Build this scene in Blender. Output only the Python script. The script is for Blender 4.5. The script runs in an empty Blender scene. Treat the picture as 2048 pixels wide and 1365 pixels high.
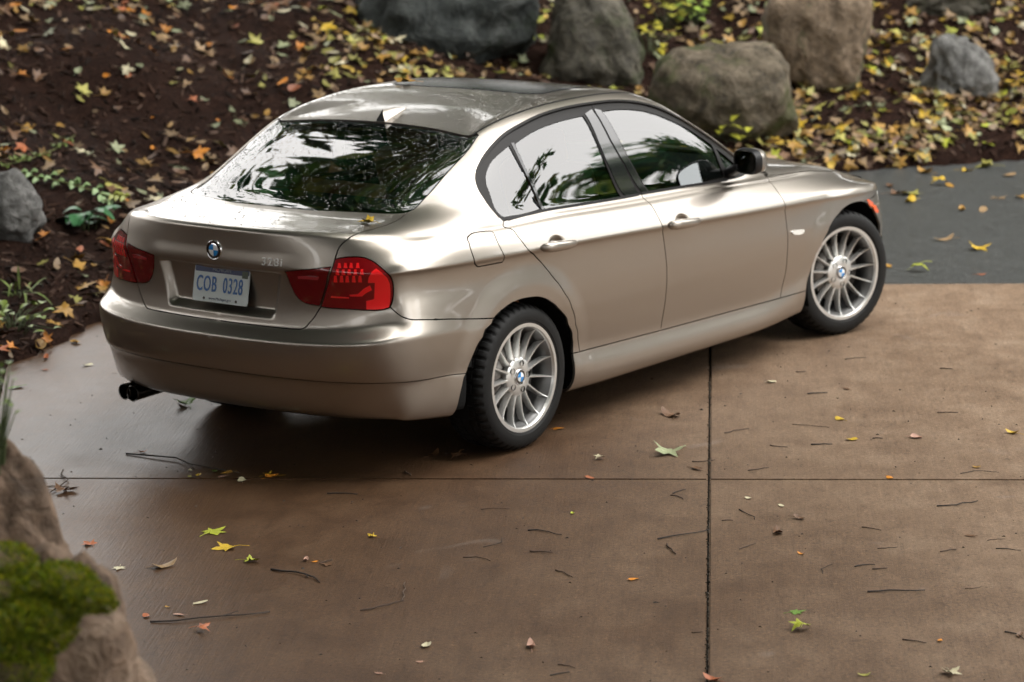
import bpy, bmesh, math, random
import numpy as np
from mathutils import Vector, Matrix
from mathutils.geometry import delaunay_2d_cdt

# ------------------------------------------------------------------ camera
SC = bpy.context.scene
COL = SC.collection
random.seed(7)
RNG = np.random.default_rng(7)
IW, IH = 2048.0, 1365.0            # the photograph's own pixel grid
F_PX = 5788.97
CAM_P = np.array([-9.673956, -7.988480, 3.038369])
YAW, PITCH, ROLL = 0.638813, -0.210231, -0.022367
_d = np.array([math.cos(PITCH)*math.cos(YAW), math.cos(PITCH)*math.sin(YAW), math.sin(PITCH)])
_r = np.array([math.sin(YAW), -math.cos(YAW), 0.0])
_u = np.cross(_r, _d)
CR = _r*math.cos(ROLL)+_u*math.sin(ROLL)
CU = -_r*math.sin(ROLL)+_u*math.cos(ROLL)
CD = _d
cam_data = bpy.data.cameras.new("camera")
cam = bpy.data.objects.new("camera", cam_data)
COL.objects.link(cam)
cam.matrix_world = Matrix(((CR[0], CU[0], -CD[0], CAM_P[0]), (CR[1], CU[1], -CD[1], CAM_P[1]),
                           (CR[2], CU[2], -CD[2], CAM_P[2]), (0, 0, 0, 1)))
cam_data.sensor_width = 36.0
cam_data.lens = F_PX*36.0/IW
cam_data.clip_start = 0.1
cam_data.clip_end = 2000
cam_data.dof.use_dof = True
cam_data.dof.focus_distance = 10.9
cam_data.dof.aperture_fstop = 3.3
SC.camera = cam

# ------------------------------------------------------------------ sky, sun, exposure
world = bpy.data.worlds.new("World")
SC.world = world
world.use_nodes = True
wn, wl = world.node_tree.nodes, world.node_tree.links
wn.clear()
SUN_EL, SUN_AZ = math.radians(58), math.radians(-75)      # direction towards the sun, in the ground plane
sky = wn.new('ShaderNodeTexSky'); sky.sky_type = 'NISHITA'; sky.sun_disc = False
sky.sun_elevation = SUN_EL; sky.sun_rotation = math.pi/2-SUN_AZ
sky.air_density = 1.0; sky.dust_density = 4.0; sky.ozone_density = 1.0
hsv = wn.new('ShaderNodeHueSaturation'); hsv.inputs['Saturation'].default_value = 0.18
wl.new(sky.outputs['Color'], hsv.inputs['Color'])
cmix = wn.new('ShaderNodeMix'); cmix.data_type = 'RGBA'; cmix.inputs[0].default_value = 0.72
cmix.inputs[7].default_value = (11.6, 11.3, 10.9, 1)       # the even cloud sheet of an overcast day
wl.new(hsv.outputs['Color'], cmix.inputs[6])
bg = wn.new('ShaderNodeBackground'); bg.inputs['Strength'].default_value = 0.15
wl.new(cmix.outputs[2], bg.inputs['Color'])
wo = wn.new('ShaderNodeOutputWorld'); wl.new(bg.outputs[0], wo.inputs['Surface'])
sun_data = bpy.data.lights.new("sun", 'SUN')
sun_data.energy = 0.5; sun_data.angle = math.radians(40); sun_data.color = (1.0, 0.96, 0.90)
sun = bpy.data.objects.new("sun", sun_data); COL.objects.link(sun)
sun.rotation_euler = Vector((math.cos(SUN_EL)*math.cos(SUN_AZ), math.cos(SUN_EL)*math.sin(SUN_AZ), math.sin(SUN_EL))).to_track_quat('Z', 'Y').to_euler()
SC.view_settings.view_transform = 'Standard'
SC.view_settings.look = 'None'
SC.view_settings.exposure = 1.62
SC.view_settings.gamma = 1.0
SC.render.engine = 'CYCLES'
SC.cycles.use_denoising = True
SC.cycles.max_bounces = 8
SC.cycles.transparent_max_bounces = 12
SC.cycles.caustics_reflective = False
SC.cycles.caustics_refractive = False

# ------------------------------------------------------------------ helpers
def proj(P):
    q = np.asarray(P, float)-CAM_P
    z = q@CD
    return np.stack([IW/2+F_PX*(q@CR)/z, IH/2-F_PX*(q@CU)/z], -1), z
def ray(px):
    px = np.asarray(px, float)
    return CD+((px[..., 0:1]-IW/2)/F_PX)*CR-((px[..., 1:2]-IH/2)/F_PX)*CU
def on_plane(px, axis, val):
    v = ray(px); t = (val-CAM_P[axis])/v[..., axis:axis+1]
    return CAM_P+t*v
def ground_at(px):                                  # a pixel's point on the flat ground
    return on_plane(px, 2, 0.0)

def tag(o, label=None, cat=None, group=None, kind=None):
    if label: o["label"] = label
    if cat: o["category"] = cat
    if group: o["group"] = group
    if kind: o["kind"] = kind
    return o
def empty(name, loc=(0, 0, 0), rz=0.0, parent=None):
    o = bpy.data.objects.new(name, None); COL.objects.link(o)
    o.location = loc; o.rotation_euler = (0, 0, rz); o.empty_display_size = .2
    if parent: o.parent = parent
    return o
def link(name, me, mats=None, parent=None):
    o = bpy.data.objects.new(name, me); COL.objects.link(o)
    if parent: o.parent = parent
    if mats is not None:
        for m in (mats if isinstance(mats, (list, tuple)) else [mats]): me.materials.append(m)
    return o
def mesh_np(name, V, F, mats=None, parent=None, smooth=False, normals=None):
    me = bpy.data.meshes.new(name)
    me.from_pydata([tuple(map(float, v)) for v in V], [], [tuple(map(int, f)) for f in F])
    me.update()
    if smooth: me.polygons.foreach_set('use_smooth', [True]*len(me.polygons))
    if normals is not None: me.normals_split_custom_set_from_vertices([tuple(map(float, n)) for n in normals])
    return link(name, me, mats, parent)
def bm_obj(name, bm, mats=None, parent=None, smooth=True, angle=35):
    me = bpy.data.meshes.new(name)
    if smooth:
        lim = math.radians(angle)
        for f in bm.faces: f.smooth = True
        for e in bm.edges:
            if len(e.link_faces) != 2 or e.calc_face_angle(0) > lim: e.smooth = False
    bm.to_mesh(me); bm.free()
    return link(name, me, mats, parent)

# ------------------------------------------------------------------ materials
MATS = {}
def pbr(name, col, rough=.5, metal=0.0, coat=0.0, coat_rough=.03, spec=.5, ior=None):
    m = bpy.data.materials.new(name); m.use_nodes = True
    b = m.node_tree.nodes['Principled BSDF']
    b.inputs['Base Color'].default_value = (*col, 1)
    b.inputs['Roughness'].default_value = rough
    b.inputs['Metallic'].default_value = metal
    b.inputs['Coat Weight'].default_value = coat
    b.inputs['Coat Roughness'].default_value = coat_rough
    b.inputs['Specular IOR Level'].default_value = spec
    if ior: b.inputs['IOR'].default_value = ior
    MATS[name] = m
    return m
def nodes_of(m): return m.node_tree.nodes, m.node_tree.links, m.node_tree.nodes['Principled BSDF']
def tex_noise(n, l, scale, detail=4, rough=.55, vec=None, dist=0.0):
    t = n.new('ShaderNodeTexNoise'); t.inputs['Scale'].default_value = scale
    t.inputs['Detail'].default_value = detail; t.inputs['Roughness'].default_value = rough
    t.inputs['Distortion'].default_value = dist
    if vec is not None: l.new(vec, t.inputs['Vector'])
    return t
def ramp(n, l, src, stops):
    r = n.new('ShaderNodeValToRGB'); e = r.color_ramp.elements
    e[0].position, e[0].color = stops[0][0], (*stops[0][1], 1)
    e[1].position, e[1].color = stops[-1][0], (*stops[-1][1], 1)
    for p, c in stops[1:-1]:
        k = e.new(p); k.color = (*c, 1)
    l.new(src, r.inputs['Fac'])
    return r
def bump(n, l, h, strength, dist, normal_in):
    b = n.new('ShaderNodeBump'); b.inputs['Strength'].default_value = strength; b.inputs['Distance'].default_value = dist
    l.new(h, b.inputs['Height']); l.new(b.outputs[0], normal_in)
    return b

M_PAINT = pbr('champagne_paint', (.400, .362, .320), .33, 1.0, .75, .06)
n, l, b = nodes_of(M_PAINT)
tc = n.new('ShaderNodeTexCoord')
fl = tex_noise(n, l, 900, 2, .5, tc.outputs['Object'])
mr = n.new('ShaderNodeMapRange'); mr.inputs[3].default_value = .30; mr.inputs[4].default_value = .42
l.new(fl.outputs[0], mr.inputs[0]); l.new(mr.outputs[0], b.inputs['Roughness'])
M_BLACK = pbr('black_plastic', (.008, .008, .009), .45, spec=.3)
M_SATIN = pbr('satin_black_trim', (.012, .011, .011), .42, spec=.16)
M_GLOSSBLACK = pbr('gloss_black_trim', (.008, .008, .009), .07, 0, .6)
M_RUBBER = pbr('tyre_rubber', (.009, .009, .009), .6, spec=.25)
M_DARK = pbr('dark_underbody', (.01, .01, .01), .9, spec=.1)
M_ALLOY = pbr('alloy_silver', (.68, .68, .66), .34, .75, .4, .05)
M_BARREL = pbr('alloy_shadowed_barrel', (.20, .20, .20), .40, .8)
M_CHROME = pbr('chrome', (.75, .75, .76), .12, 1.0)
M_STEEL = pbr('exhaust_steel', (.08, .075, .07), .30, 1.0)
M_DISC = pbr('brake_disc', (.18, .17, .16), .4, .9)
M_SEAT = pbr('tan_leather', (.42, .18, .07), .5)
M_CABIN = pbr('cabin_dark', (.02, .02, .02), .7)
M_PLATE = pbr('plate_white', (.56, .62, .62), .4)
M_PLATEBLUE = pbr('plate_blue', (.03, .12, .35), .4)
M_PLATEDARK = pbr('plate_navy', (.012, .025, .09), .4)
M_EMB_BLUE = pbr('emblem_blue', (.02, .24, .62), .2, 0, .6)
M_EMB_WHITE = pbr('emblem_white', (.75, .78, .80), .2, 0, .6)
M_AMBER = pbr('amber_lens', (.75, .10, .01), .15, 0, 1.0)
M_CLEARLENS = pbr('clear_lens', (.85, .85, .82), .1, .2, 1.0)
M_RED = pbr('red_lens', (.17, .001, .003), .25, 0, 1.0, .015)
M_REDIN = pbr('red_lens_inner', (.13, .001, .003), .25, 0, 1.0, .015)
M_REDBRIGHT = pbr('red_reflector', (.85, .010, .012), .3, 0, 1.0, .015)
def glass(name, tint, refl):
    m = bpy.data.materials.new(name); m.use_nodes = True
    n, l = m.node_tree.nodes, m.node_tree.links; n.clear()
    g = n.new('ShaderNodeBsdfGlossy'); g.inputs['Roughness'].default_value = .0
    t = n.new('ShaderNodeBsdfTransparent'); t.inputs['Color'].default_value = (*tint, 1)
    fr = n.new('ShaderNodeFresnel'); fr.inputs['IOR'].default_value = refl
    mx = n.new('ShaderNodeMixShader'); o = n.new('ShaderNodeOutputMaterial')
    l.new(fr.outputs[0], mx.inputs[0]); l.new(t.outputs[0], mx.inputs[1]); l.new(g.outputs[0], mx.inputs[2]); l.new(mx.outputs[0], o.inputs[0])
    return m
M_GLASS = glass('tinted_glass', (.42, .50, .47), 2.4)
M_MIRROR = pbr('mirror_glass', (.75, .80, .82), .02, 1.0)
# ------------------------------------------------------------------ the car's outer skin: one smooth sheet S(s, v)
# columns s: 0 rear centre .. 5 rear corner .. 6-21 right side .. 23 front corner .. 26 front centre
SX = [-.74, -.62, -.48, -.30, -.05, .25, .5, .8, 1.1, 1.4, 1.7, 2.0, 2.3, 2.55, 2.85, 3.1]
CX = np.array(SX)
FRONT = [(3.28, .76), (3.40, .60), (3.47, .42), (3.51, .20), (3.52, 0)]
OUT_B = [(-1.010, 0), (-1.003, .25), (-.982, .45), (-.948, .60), (-.908, .712), (-.85, .802)]
OUT_T = [(-.957, 0), (-.951, .25), (-.927, .45), (-.885, .60), (-.835, .695), (-.775, .765)]
OUT_L = [(-.945, 0), (-.937, .25), (-.915, .44), (-.878, .58), (-.835, .680), (-.775, .768)]
def ip(x, xs, ys): return np.interp(x, xs, ys)
ZC_X = [-.95, -.84, -.35, .03, .55, 1.05, 1.6, 2.1, 2.4, 3.0, 3.3, 3.6]
ZC_Z = [.893, .890, .873, .857, .836, .808, .775, .750, .735, .70, .66, .64]
def zc(x): return ip(x, ZC_X, ZC_Z)
# half width of the widest part of the side along x
WX = [-.74, -.62, -.48, -.30, -.05, .25, .5, .8, 1.1, 1.4, 1.7, 2.0, 2.3, 2.55, 2.85, 3.1]
W_B = [.860, .880, .888, .896, .900, .900, .900, .900, .900, .900, .900, .899, .897, .896, .893, .868]
W_T = [.812, .848, .868, .882, .893, .899, .902, .904, .905, .905, .904, .902, .898, .895, .885, .850]
W_L = [.825, .855, .868, .870, .868, .866, .866, .866, .866, .866, .866, .866, .866, .866, .86, .83]
def row(kind_rear, dr, zr, zcorner, side_w, side_z, front_in, front_z):
    """rear outline (list), rear inset, heights at rear centre / corner, side half widths, side heights, front inset and height"""
    pts = []
    for i, (x, y) in enumerate(kind_rear):
        t = i/5.0
        pts.append((x+dr, y, zr+(zcorner-zr)*t*t))
    for i in range(16): pts.append((SX[i], side_w[i], side_z[i]))
    for i, (x, y) in enumerate(FRONT):
        k = (i+1)/5.0
        pts.append((x-front_in, y*(1-.02*(front_in > .1)), side_z[-1]+(front_z-side_z[-1])*min(1, k*1.3)))
    return pts
def mixo(a, b, t): return [((1-t)*p[0]+t*q[0], (1-t)*p[1]+t*q[1]) for p, q in zip(a, b)]
def mixw(a, b, t): return [(1-t)*p+t*q for p, q in zip(a, b)]
A = np.array
def sidez(q, d, f):          # heights at rear quarter (x<=-.48), doors (.5..2), front fender (>=2.55)
    return [float(ip(x, [-.74, -.45, .05, .4, 2.1, 2.5, 3.1], [q, q, (q+d)/2, d, d+(-.045 if d < .5 and d > .3 else 0), f, f])) for x in SX]
def sidew(base, off):
    return [w-o for w, o in zip(base, off)]
def offs(q, d, f):
    return [float(ip(x, [-.74, -.45, .25, 2.1, 2.5, 3.1], [q, q, d, d, f, f])) for x in SX]
ROWS = []
def sz(*v): return [float(ip(x, [-.74, -.60, -.45, .05, .4, 1.1, 2.1, 2.5, 3.1], v)) for x in SX]
# 0 tucked-under edge, 1 bottom edge
ROWS.append(row(OUT_L, .05, .275, .270, sidew(W_L, offs(.05, .075, .05)), sz(.265, .25, .235, .2, .16, .155, .15, .20, .20), .10, .19))
ROWS.append(row(OUT_L, .0, .282, .278, sidew(W_L, offs(.0, .012, .0)), sz(.272, .262, .238, .2, .176, .168, .158, .205, .205), .03, .20))
# 2,3 lower fold of the bumper / lower sill
ROWS.append(row(mixo(OUT_L, OUT_B, .50), .0, .425, .428, sidew(W_L, offs(-.006, -.008, -.004)), sz(.42, .415, .408, .3, .228, .215, .195, .33, .33), .0, .30))
ROWS.append(row(mixo(OUT_L, OUT_B, .72), .0, .450, .452, sidew(W_B, offs(.018, .029, .02)), sz(.445, .44, .434, .36, .29, .27, .245, .38, .38), .0, .36))
# 4 sill line / bumper middle
ROWS.append(row(mixo(OUT_L, OUT_B, .95), .0, .520, .535, sidew(W_B, offs(.006, .048, .012)), sz(.53, .52, .51, .44, .345, .322, .290, .45, .45), .0, .44))
# 5,6 bumper fold / lower door
ROWS.append(row(OUT_B, -.002, .592, .614, sidew(W_B, offs(.0, .034, .006)), sz(.618, .616, .606, .52, .42, .40, .37, .51, .51), .0, .50))
ROWS.append(row(OUT_B, .005, .602, .626, sidew(W_B, offs(.004, .026, .004)), sz(.632, .631, .626, .56, .465, .445, .42, .54, .54), .01, .53))
# 7 bumper shelf / door
ROWS.append(row(mixo(OUT_B, OUT_T, .75), .012, .636, .672, sidew(mixw(W_B, W_T, .45), offs(.004, .015, .002)), sz(.675, .675, .675, .62, .545, .53, .51, .58, .58), .02, .56))
# 8,9 boot lower, door middle
ROWS.append(row(OUT_T, .012, .72, .738, sidew(mixw(W_B, W_T, .8), offs(.006, .010, .002)), sz(.74, .74, .74, .70, .645, .63, .60, .625, .625), .03, .60))
ROWS.append(row(OUT_T, .010, .80, .805, sidew(W_T, offs(.014, .012, .006)), [float(zc(x)-.085) for x in SX], .05, .62))
# 10 just under the crease, 11 crease, 12 just above
ROWS.append(row(OUT_T, .0, .872, .862, sidew(W_T, offs(.011, .011, .006)), [float(zc(x)-.018) for x in SX], .07, .64))
ROWS.append(row(OUT_T, -.004, .895, .884, sidew(W_T, offs(-.004, -.005, -.001)), [float(zc(x)+.002) for x in SX], .08, .65))
OUT_U = mixo(OUT_T, [(-.962, 0), (-.955, .25), (-.912, .455), (-.850, .595), (-.785, .680), (-.715, .740)], .35)
ROWS.append(row(OUT_U, -.004, .93, .918, sidew(W_T, [.016, .012]+offs(.006, .010, .012)[2:]), [float(zc(x)+.036) for x in SX], .10, .66))
# shoulder rows: explicit.  ZB = height of the window sill line along the car
def zb(x): return float(ip(x, [-.7, -.3, -.05, .25, .86, 1.43, 1.71, 2.0, 2.3, 2.55, 2.85, 3.1], [1.02, 1.014, 1.003, .998, .964, .940, .926, .908, .892, .868, .828, .765]))
sh_w = [.783, .822, .850, .862, .868, .872, .872, .872, .872, .872, .871, .866, .857, .846, .820, .780]
ROWS.append([(-.964, 0, .995), (-.957, .25, .994), (-.916, .455, .990), (-.856, .60, .984), (-.793, .685, .976), (-.724, .743, .968)]+
    [(SX[i]+.05*(i < 2), sh_w[i], (zc(SX[i])+.036+zb(SX[i])-.044)/2) for i in range(16)]+[(3.26, .68, .70), (3.36, .55, .68), (3.41, .4, .672), (3.44, .2, .67), (3.45, 0, .67)])
# lip of the boot / shoulder / edge of the bonnet  (two close rows)
b_w = [.770, .805, .828, .838, .842, .845, .845, .845, .845, .845, .843, .836, .820, .800, .770, .735]
b_x = [.10, .09, .06, .03]+[0]*12
ROWS.append([(-.968, 0, 1.036), (-.958, .25, 1.035), (-.905, .45, 1.034), (-.840, .59, 1.028), (-.770, .667, 1.016), (-.695, .724, 1.002)]+
    [(SX[i]+b_x[i], b_w[i], zb(SX[i])-.044+.012*(i < 2)) for i in range(16)]+[(3.22, .64, .725), (3.31, .5, .712), (3.36, .36, .706), (3.385, .18, .704), (3.39, 0, .704)])
ROWS.append([(-.956, 0, 1.048), (-.946, .25, 1.047), (-.890, .45, 1.045), (-.820, .58, 1.040), (-.748, .652, 1.031), (-.668, .708, 1.020)]+
    [(SX[i]+b_x[i]*1.4, b_w[i]-.016, zb(SX[i])-.034+.012*(i < 3)) for i in range(16)]+[(3.17, .60, .745), (3.25, .46, .735), (3.29, .33, .73), (3.31, .16, .728), (3.315, 0, .728)])
# boot deck 1, 2
ROWS.append([(-.88, 0, 1.047), (-.87, .25, 1.046), (-.825, .44, 1.044), (-.760, .562, 1.042), (-.685, .632, 1.038), (-.600, .690, 1.032)]+
    [(-.51, .740, 1.026), (-.42, .780, 1.018), (-.32, .800, 1.008), (-.18, .814, .998), (.0, .818, .983)]+
    [(SX[i], .820-.008*(SX[i] > 2)-.02*(SX[i] > 2.5)-.05*(SX[i] > 3), zb(SX[i])-.025) for i in range(5, 13)]+[(2.52, .755, .880), (2.75, .70, .850), (2.95, .655, .805)]+
    [(3.02, .54, .79), (3.08, .42, .785), (3.10, .3, .785), (3.11, .15, .785), (3.115, 0, .785)])
ROWS.append([(-.745, 0, 1.060), (-.735, .25, 1.059), (-.695, .44, 1.055), (-.625, .560, 1.052), (-.545, .622, 1.050), (-.465, .673, 1.047)]+
    [(-.39, .718, 1.042), (-.31, .755, 1.034), (-.22, .782, 1.022), (-.11, .798, 1.008), (.04, .807, .993)]+
    [(SX[i], .810-.02*(SX[i] > 1.9), zb(SX[i])-.018) for i in range(5, 12)]+[(2.2, .76, .900), (2.38, .71, .895), (2.5, .65, .892), (2.6, .57, .885)]+
    [(2.65, .47, .885), (2.69, .36, .886), (2.71, .25, .887), (2.72, .12, .888), (2.725, 0, .888)])
# base of the glasshouse
BASE = [(-.612, 0, 1.062), (-.602, .25, 1.061), (-.565, .43, 1.058), (-.498, .545, 1.056), (-.425, .594, 1.058), (-.36, .632, 1.058),
    (-.30, .670, 1.054), (-.235, .708, 1.046), (-.16, .744, 1.034), (-.06, .775, 1.018), (.07, .794, 1.000)] + \
    [(SX[i], .803, zb(SX[i])-.010) for i in range(5, 10)] + [(1.66, .800, .918), (1.85, .792, .910), (1.99, .765, .912), (2.08, .715, .918), (2.14, .645, .927), (2.18, .555, .938)] + \
    [(2.21, .45, .948), (2.225, .35, .954), (2.24, .25, .958), (2.25, .12, .961), (2.255, 0, .962)]
ROWS.append(BASE)
TOP = [(.150, 0, 1.340), (.138, .25, 1.337), (.104, .42, 1.328), (.085, .505, 1.322), (.085, .545, 1.322), (.115, .550, 1.333),
    (.165, .552, 1.350), (.23, .553, 1.366), (.31, .554, 1.380), (.40, .555, 1.390), (.50, .556, 1.398), (.61, .557, 1.403), (.74, .557, 1.404),
    (.88, .556, 1.403), (1.02, .555, 1.399), (1.15, .555, 1.391), (1.25, .552, 1.378), (1.33, .542, 1.362), (1.38, .52, 1.350), (1.41, .48, 1.346),
    (1.435, .43, 1.346), (1.45, .37, 1.348), (1.465, .30, 1.350), (1.475, .23, 1.352), (1.48, .16, 1.354), (1.485, .08, 1.355), (1.487, 0, 1.356)]
TS = [.28, .58, .86]
BY = [.031, .058, .070]
BU = [.014, .020, .014]
for k, t in enumerate(TS):
    r_ = []
    for i in range(27):
        p0, p1 = A(BASE[i]), A(TOP[i])
        q = p0+(p1-p0)*t
        wy = float(ip(i, [2, 4, 7, 10, 17, 20, 22], [0, .25, .75, 1, 1, .5, 0]))
        q[1] += BY[k]*wy
        q[2] += BU[k]*(1-wy)*float(ip(i, [2, 4, 20, 22], [1, .4, .4, 1])) + .014*BY[k]/.07*(wy if i > 9 else wy*.3)
        if i < 5: q[0] -= BU[k]*.5
        if 5 <= i < 10: q[0] -= .01
        q[2] += [-.004, -.012, -.018][k]*float(ip(i, [2, 4, 9, 12], [0, 1, 1, 0])) + [.026, .012, 0][k]*float(ip(i, [14, 17, 19, 22], [0, 1, 1, 0]))
        r_.append(tuple(q))
    ROWS.append(r_)
ROWS.append(TOP)
_rx = np.array([.10, .15, .3, .5, .7, .9, 1.1, 1.3, 1.487, 1.55]); _rz = np.array([1.327, 1.343, 1.378, 1.4035, 1.4165, 1.421, 1.4145, 1.391, 1.357, 1.344])
_rc = np.polyfit(_rx, _rz, 5)
for fy, fx in ((.90, .90), (.5, .55), (0, .25)):
    r_ = []
    for i in range(27):
        x, y, z = TOP[i]
        xm = .80+(x-.80)*fx; yy = y*fy
        zz = float(np.polyval(_rc, xm))-.025*yy*yy
        if fy == .90: zz = zz*.75+.25*(z+.008)
        r_.append((xm, yy, zz))
    ROWS.append(r_)
# let the rear pillar run straight down into the wing (no ledge below it)
for r_i, tab in ((18, {4: .008, 5: .020, 6: .030, 7: .034, 8: .034, 9: .030, 10: .015}), (17, {5: .006, 6: .010, 7: .013, 8: .016, 9: .016, 10: .006}), (16, {7: .002, 8: .004, 9: .006})):
    rw = [list(p) for p in ROWS[r_i]]
    for c_i, dz_ in tab.items(): rw[c_i][2] += dz_
    ROWS[r_i] = rw
# support rows that tighten the folds; v keeps counting the rows above
OLDV = []
_new = []
for j in range(len(ROWS)):
    _new.append(np.array(ROWS[j], float)); OLDV.append(float(j))
    for (a_, f_) in ((4, .80), (6, .22), (7, .30), (10, .55), (11, .40), (13, .66), (15, .34), (2, .5)):
        if a_ == j:
            _new.append((1-f_)*np.array(ROWS[j], float)+f_*np.array(ROWS[j+1], float)); OLDV.append(j+f_)
VMAX = len(ROWS)-1
OLDV = np.array(OLDV)
ROWS = _new
CP = np.array(ROWS, float)               # rows x 27 x 3
CP[:, :, 1] *= -1                        # the visible right side has negative y
NR = CP.shape[0]; WMAX = NR-1; SMAX = 26
IDX = dict(bot=1, lowfold=3, sill=4, fold=6, crease=11, sh=13, lip=14, lip2=15, base=18, top=22)
# phantom rows and columns
pc = np.concatenate([(CP[:, 1:2]*[1, -1, 1]), CP, (CP[:, -2:-1]*[1, -1, 1])], 1)
pr = np.concatenate([2*pc[0:1]-pc[1:2], pc, pc[-2:-1]*[1, -1, 1]], 0)
def _basis(t):
    t2 = t*t; t3 = t2*t
    return np.stack([(1-3*t+3*t2-t3)/6, (4-6*t2+3*t3)/6, (1+3*t+3*t2-3*t3)/6, t3/6], -1)
def raw(s, v):
    s = np.clip(np.asarray(s, float), 0, SMAX); v = np.interp(np.asarray(v, float), OLDV, np.arange(NR))
    i = np.minimum(s.astype(int), SMAX-1); j = np.minimum(v.astype(int), WMAX-1)
    bs, bv = _basis(s-i), _basis(v-j)
    out = np.zeros(s.shape+(3,))
    for a in range(4):
        for c in range(4):
            out += (bv[..., a]*bs[..., c])[..., None]*pr[j+a, i+c]
    return out
def sstep(a, b, x):
    t = np.clip((x-a)/(b-a), 0, 1); return t*t*(3-2*t)
def S(s, v):
    s = np.asarray(s, float); v = np.asarray(v, float)
    P = raw(s, v)
    x, y, z = P[..., 0], P[..., 1], P[..., 2]
    side = sstep(5.0, 7.0, s)*(1-sstep(20.5, 22.5, s))*(1-sstep(14, 16, v))
    # flared wheel arches: a raised flat band round each opening
    for (ax, az, R, amt) in ((-.02, .312, .362, .013), (2.765, .312, .366, .014)):
        dd = np.hypot((x-ax)*.985, z-az)
        band = (1-sstep(R+.035, R+.15, dd))*sstep(.20, .40, z+.1)
        y = y-amt*band*side
    # cups behind the door handles
    for (hx, hz) in ((.215, .868), (1.185, .818)):
        dc = np.hypot((x-hx)/.062, (z-hz+.008*np.sign(z-hz))/.040)
        y = y+.027*(1-sstep(.30, 1.0, dc))*side
    # hollow round the number plate
    ay = np.abs(y)
    rear = (1-sstep(3.2, 4.2, s))*(v < 14)
    wtop = .342; wbot = .30
    wz = wbot+(wtop-wbot)*np.clip((z-.68)/.18, 0, 1)
    m = (1-sstep(wz-.045, wz, ay))*sstep(.672, .712, z)*(1-sstep(.862, .874, z))
    x = x+.034*m*rear
    # upper boot face overhangs the hollow a little
    x = x-.006*(1-sstep(.30, .42, ay))*sstep(.868, .882, z)*(1-sstep(.9, .96, z))*rear
    return np.stack([x, y, z], -1)
def Snorm(s, v):
    e = 2e-3
    s = np.asarray(s, float); v = np.asarray(v, float)
    ds = S(np.minimum(s+e, SMAX), v)-S(np.maximum(s-e, 0), v)
    dv = S(s, np.minimum(v+e, VMAX))-S(s, np.maximum(v-e, 0))
    # at the centre columns / last row use symmetry
    ds[s < e] *= [0, 1, 0]; ds[s > SMAX-e] *= [0, 1, 0]
    nn = np.cross(ds, dv)
    L = np.linalg.norm(nn, axis=-1, keepdims=True); nn = nn/np.maximum(L, 1e-12)
    P = S(s, v)
    an = np.stack([-np.polyval(np.polyder(_rc), P[..., 0]), .05*P[..., 1], np.ones(s.shape)], -1)
    an = an/np.linalg.norm(an, axis=-1, keepdims=True)
    w = sstep(VMAX-1.3, VMAX-.5, v)[..., None]
    nn = nn*(1-w)+an*w
    nn[v > VMAX-1e-3] *= [1, 0, 1]
    L = np.linalg.norm(nn, axis=-1, keepdims=True)
    return nn/np.maximum(L, 1e-12)
# ------------------------------------------------------------------ looking up the skin and cutting panels out of it
_gs = np.linspace(0, SMAX, SMAX*10+1); _gv = np.linspace(0, VMAX, VMAX*8+1)
GS, GV = np.meshgrid(_gs, _gv)
GP = S(GS, GV); GN = Snorm(GS, GV)
_nv, _ns = GS.shape
_i = np.arange(_nv*_ns).reshape(_nv, _ns)
TRI = np.concatenate([np.stack([_i[:-1, :-1], _i[:-1, 1:], _i[1:, 1:]], -1).reshape(-1, 3),
                      np.stack([_i[:-1, :-1], _i[1:, 1:], _i[1:, :-1]], -1).reshape(-1, 3)])
FP = GP.reshape(-1, 3); FNn = GN.reshape(-1, 3); FS = GS.ravel(); FV = GV.ravel()
_px, _dep = proj(FP)
_face = ((FP-CAM_P)*FNn).sum(1) < 0.0
def _lookup(q, P2, depth, ok):
    """parameter (s, v) of the skin point that projects to q; nearest depth wins"""
    a, b, c = P2[TRI[:, 0]], P2[TRI[:, 1]], P2[TRI[:, 2]]
    lo = np.minimum(np.minimum(a, b), c); hi = np.maximum(np.maximum(a, b), c)
    k = np.where((lo[:, 0] <= q[0]) & (hi[:, 0] >= q[0]) & (lo[:, 1] <= q[1]) & (hi[:, 1] >= q[1]) & ok[TRI].all(1))[0]
    best = None
    for t in k:
        A_, B_, C_ = P2[TRI[t]]
        d = (B_[0]-A_[0])*(C_[1]-A_[1])-(C_[0]-A_[0])*(B_[1]-A_[1])
        if abs(d) < 1e-12: continue
        w1 = ((q[0]-A_[0])*(C_[1]-A_[1])-(C_[0]-A_[0])*(q[1]-A_[1]))/d
        w2 = ((B_[0]-A_[0])*(q[1]-A_[1])-(q[0]-A_[0])*(B_[1]-A_[1]))/d
        w0 = 1-w1-w2
        if min(w0, w1, w2) < -1e-6: continue
        z = w0*depth[TRI[t, 0]]+w1*depth[TRI[t, 1]]+w2*depth[TRI[t, 2]]
        if best is None or z < best[0]:
            best = (z, w0*FS[TRI[t, 0]]+w1*FS[TRI[t, 1]]+w2*FS[TRI[t, 2]], w0*FV[TRI[t, 0]]+w1*FV[TRI[t, 1]]+w2*FV[TRI[t, 2]])
    if best is None:
        m = np.where(ok)[0]
        j = m[((P2[m]-np.asarray(q))**2).sum(1).argmin()]
        return FS[j], FV[j]
    return best[1], best[2]
def px(*pts):                                   # photograph pixels -> (s, v)
    return [_lookup(np.array(p, float), _px, _dep, _face) for p in pts]
_sideok = FNn[:, 1] < -.05
def sd(*pts):                                   # (x, z) on the right flank
    return [_lookup(np.array(p, float), FP[:, [0, 2]], FP[:, 1], _sideok) for p in pts]
_topok = FNn[:, 2] > .15
def tp(*pts):                                   # (x, y) from above
    return [_lookup(np.array((p[0], -abs(p[1])), float), FP[:, [0, 1]], -FP[:, 2], _topok) for p in pts]
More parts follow.
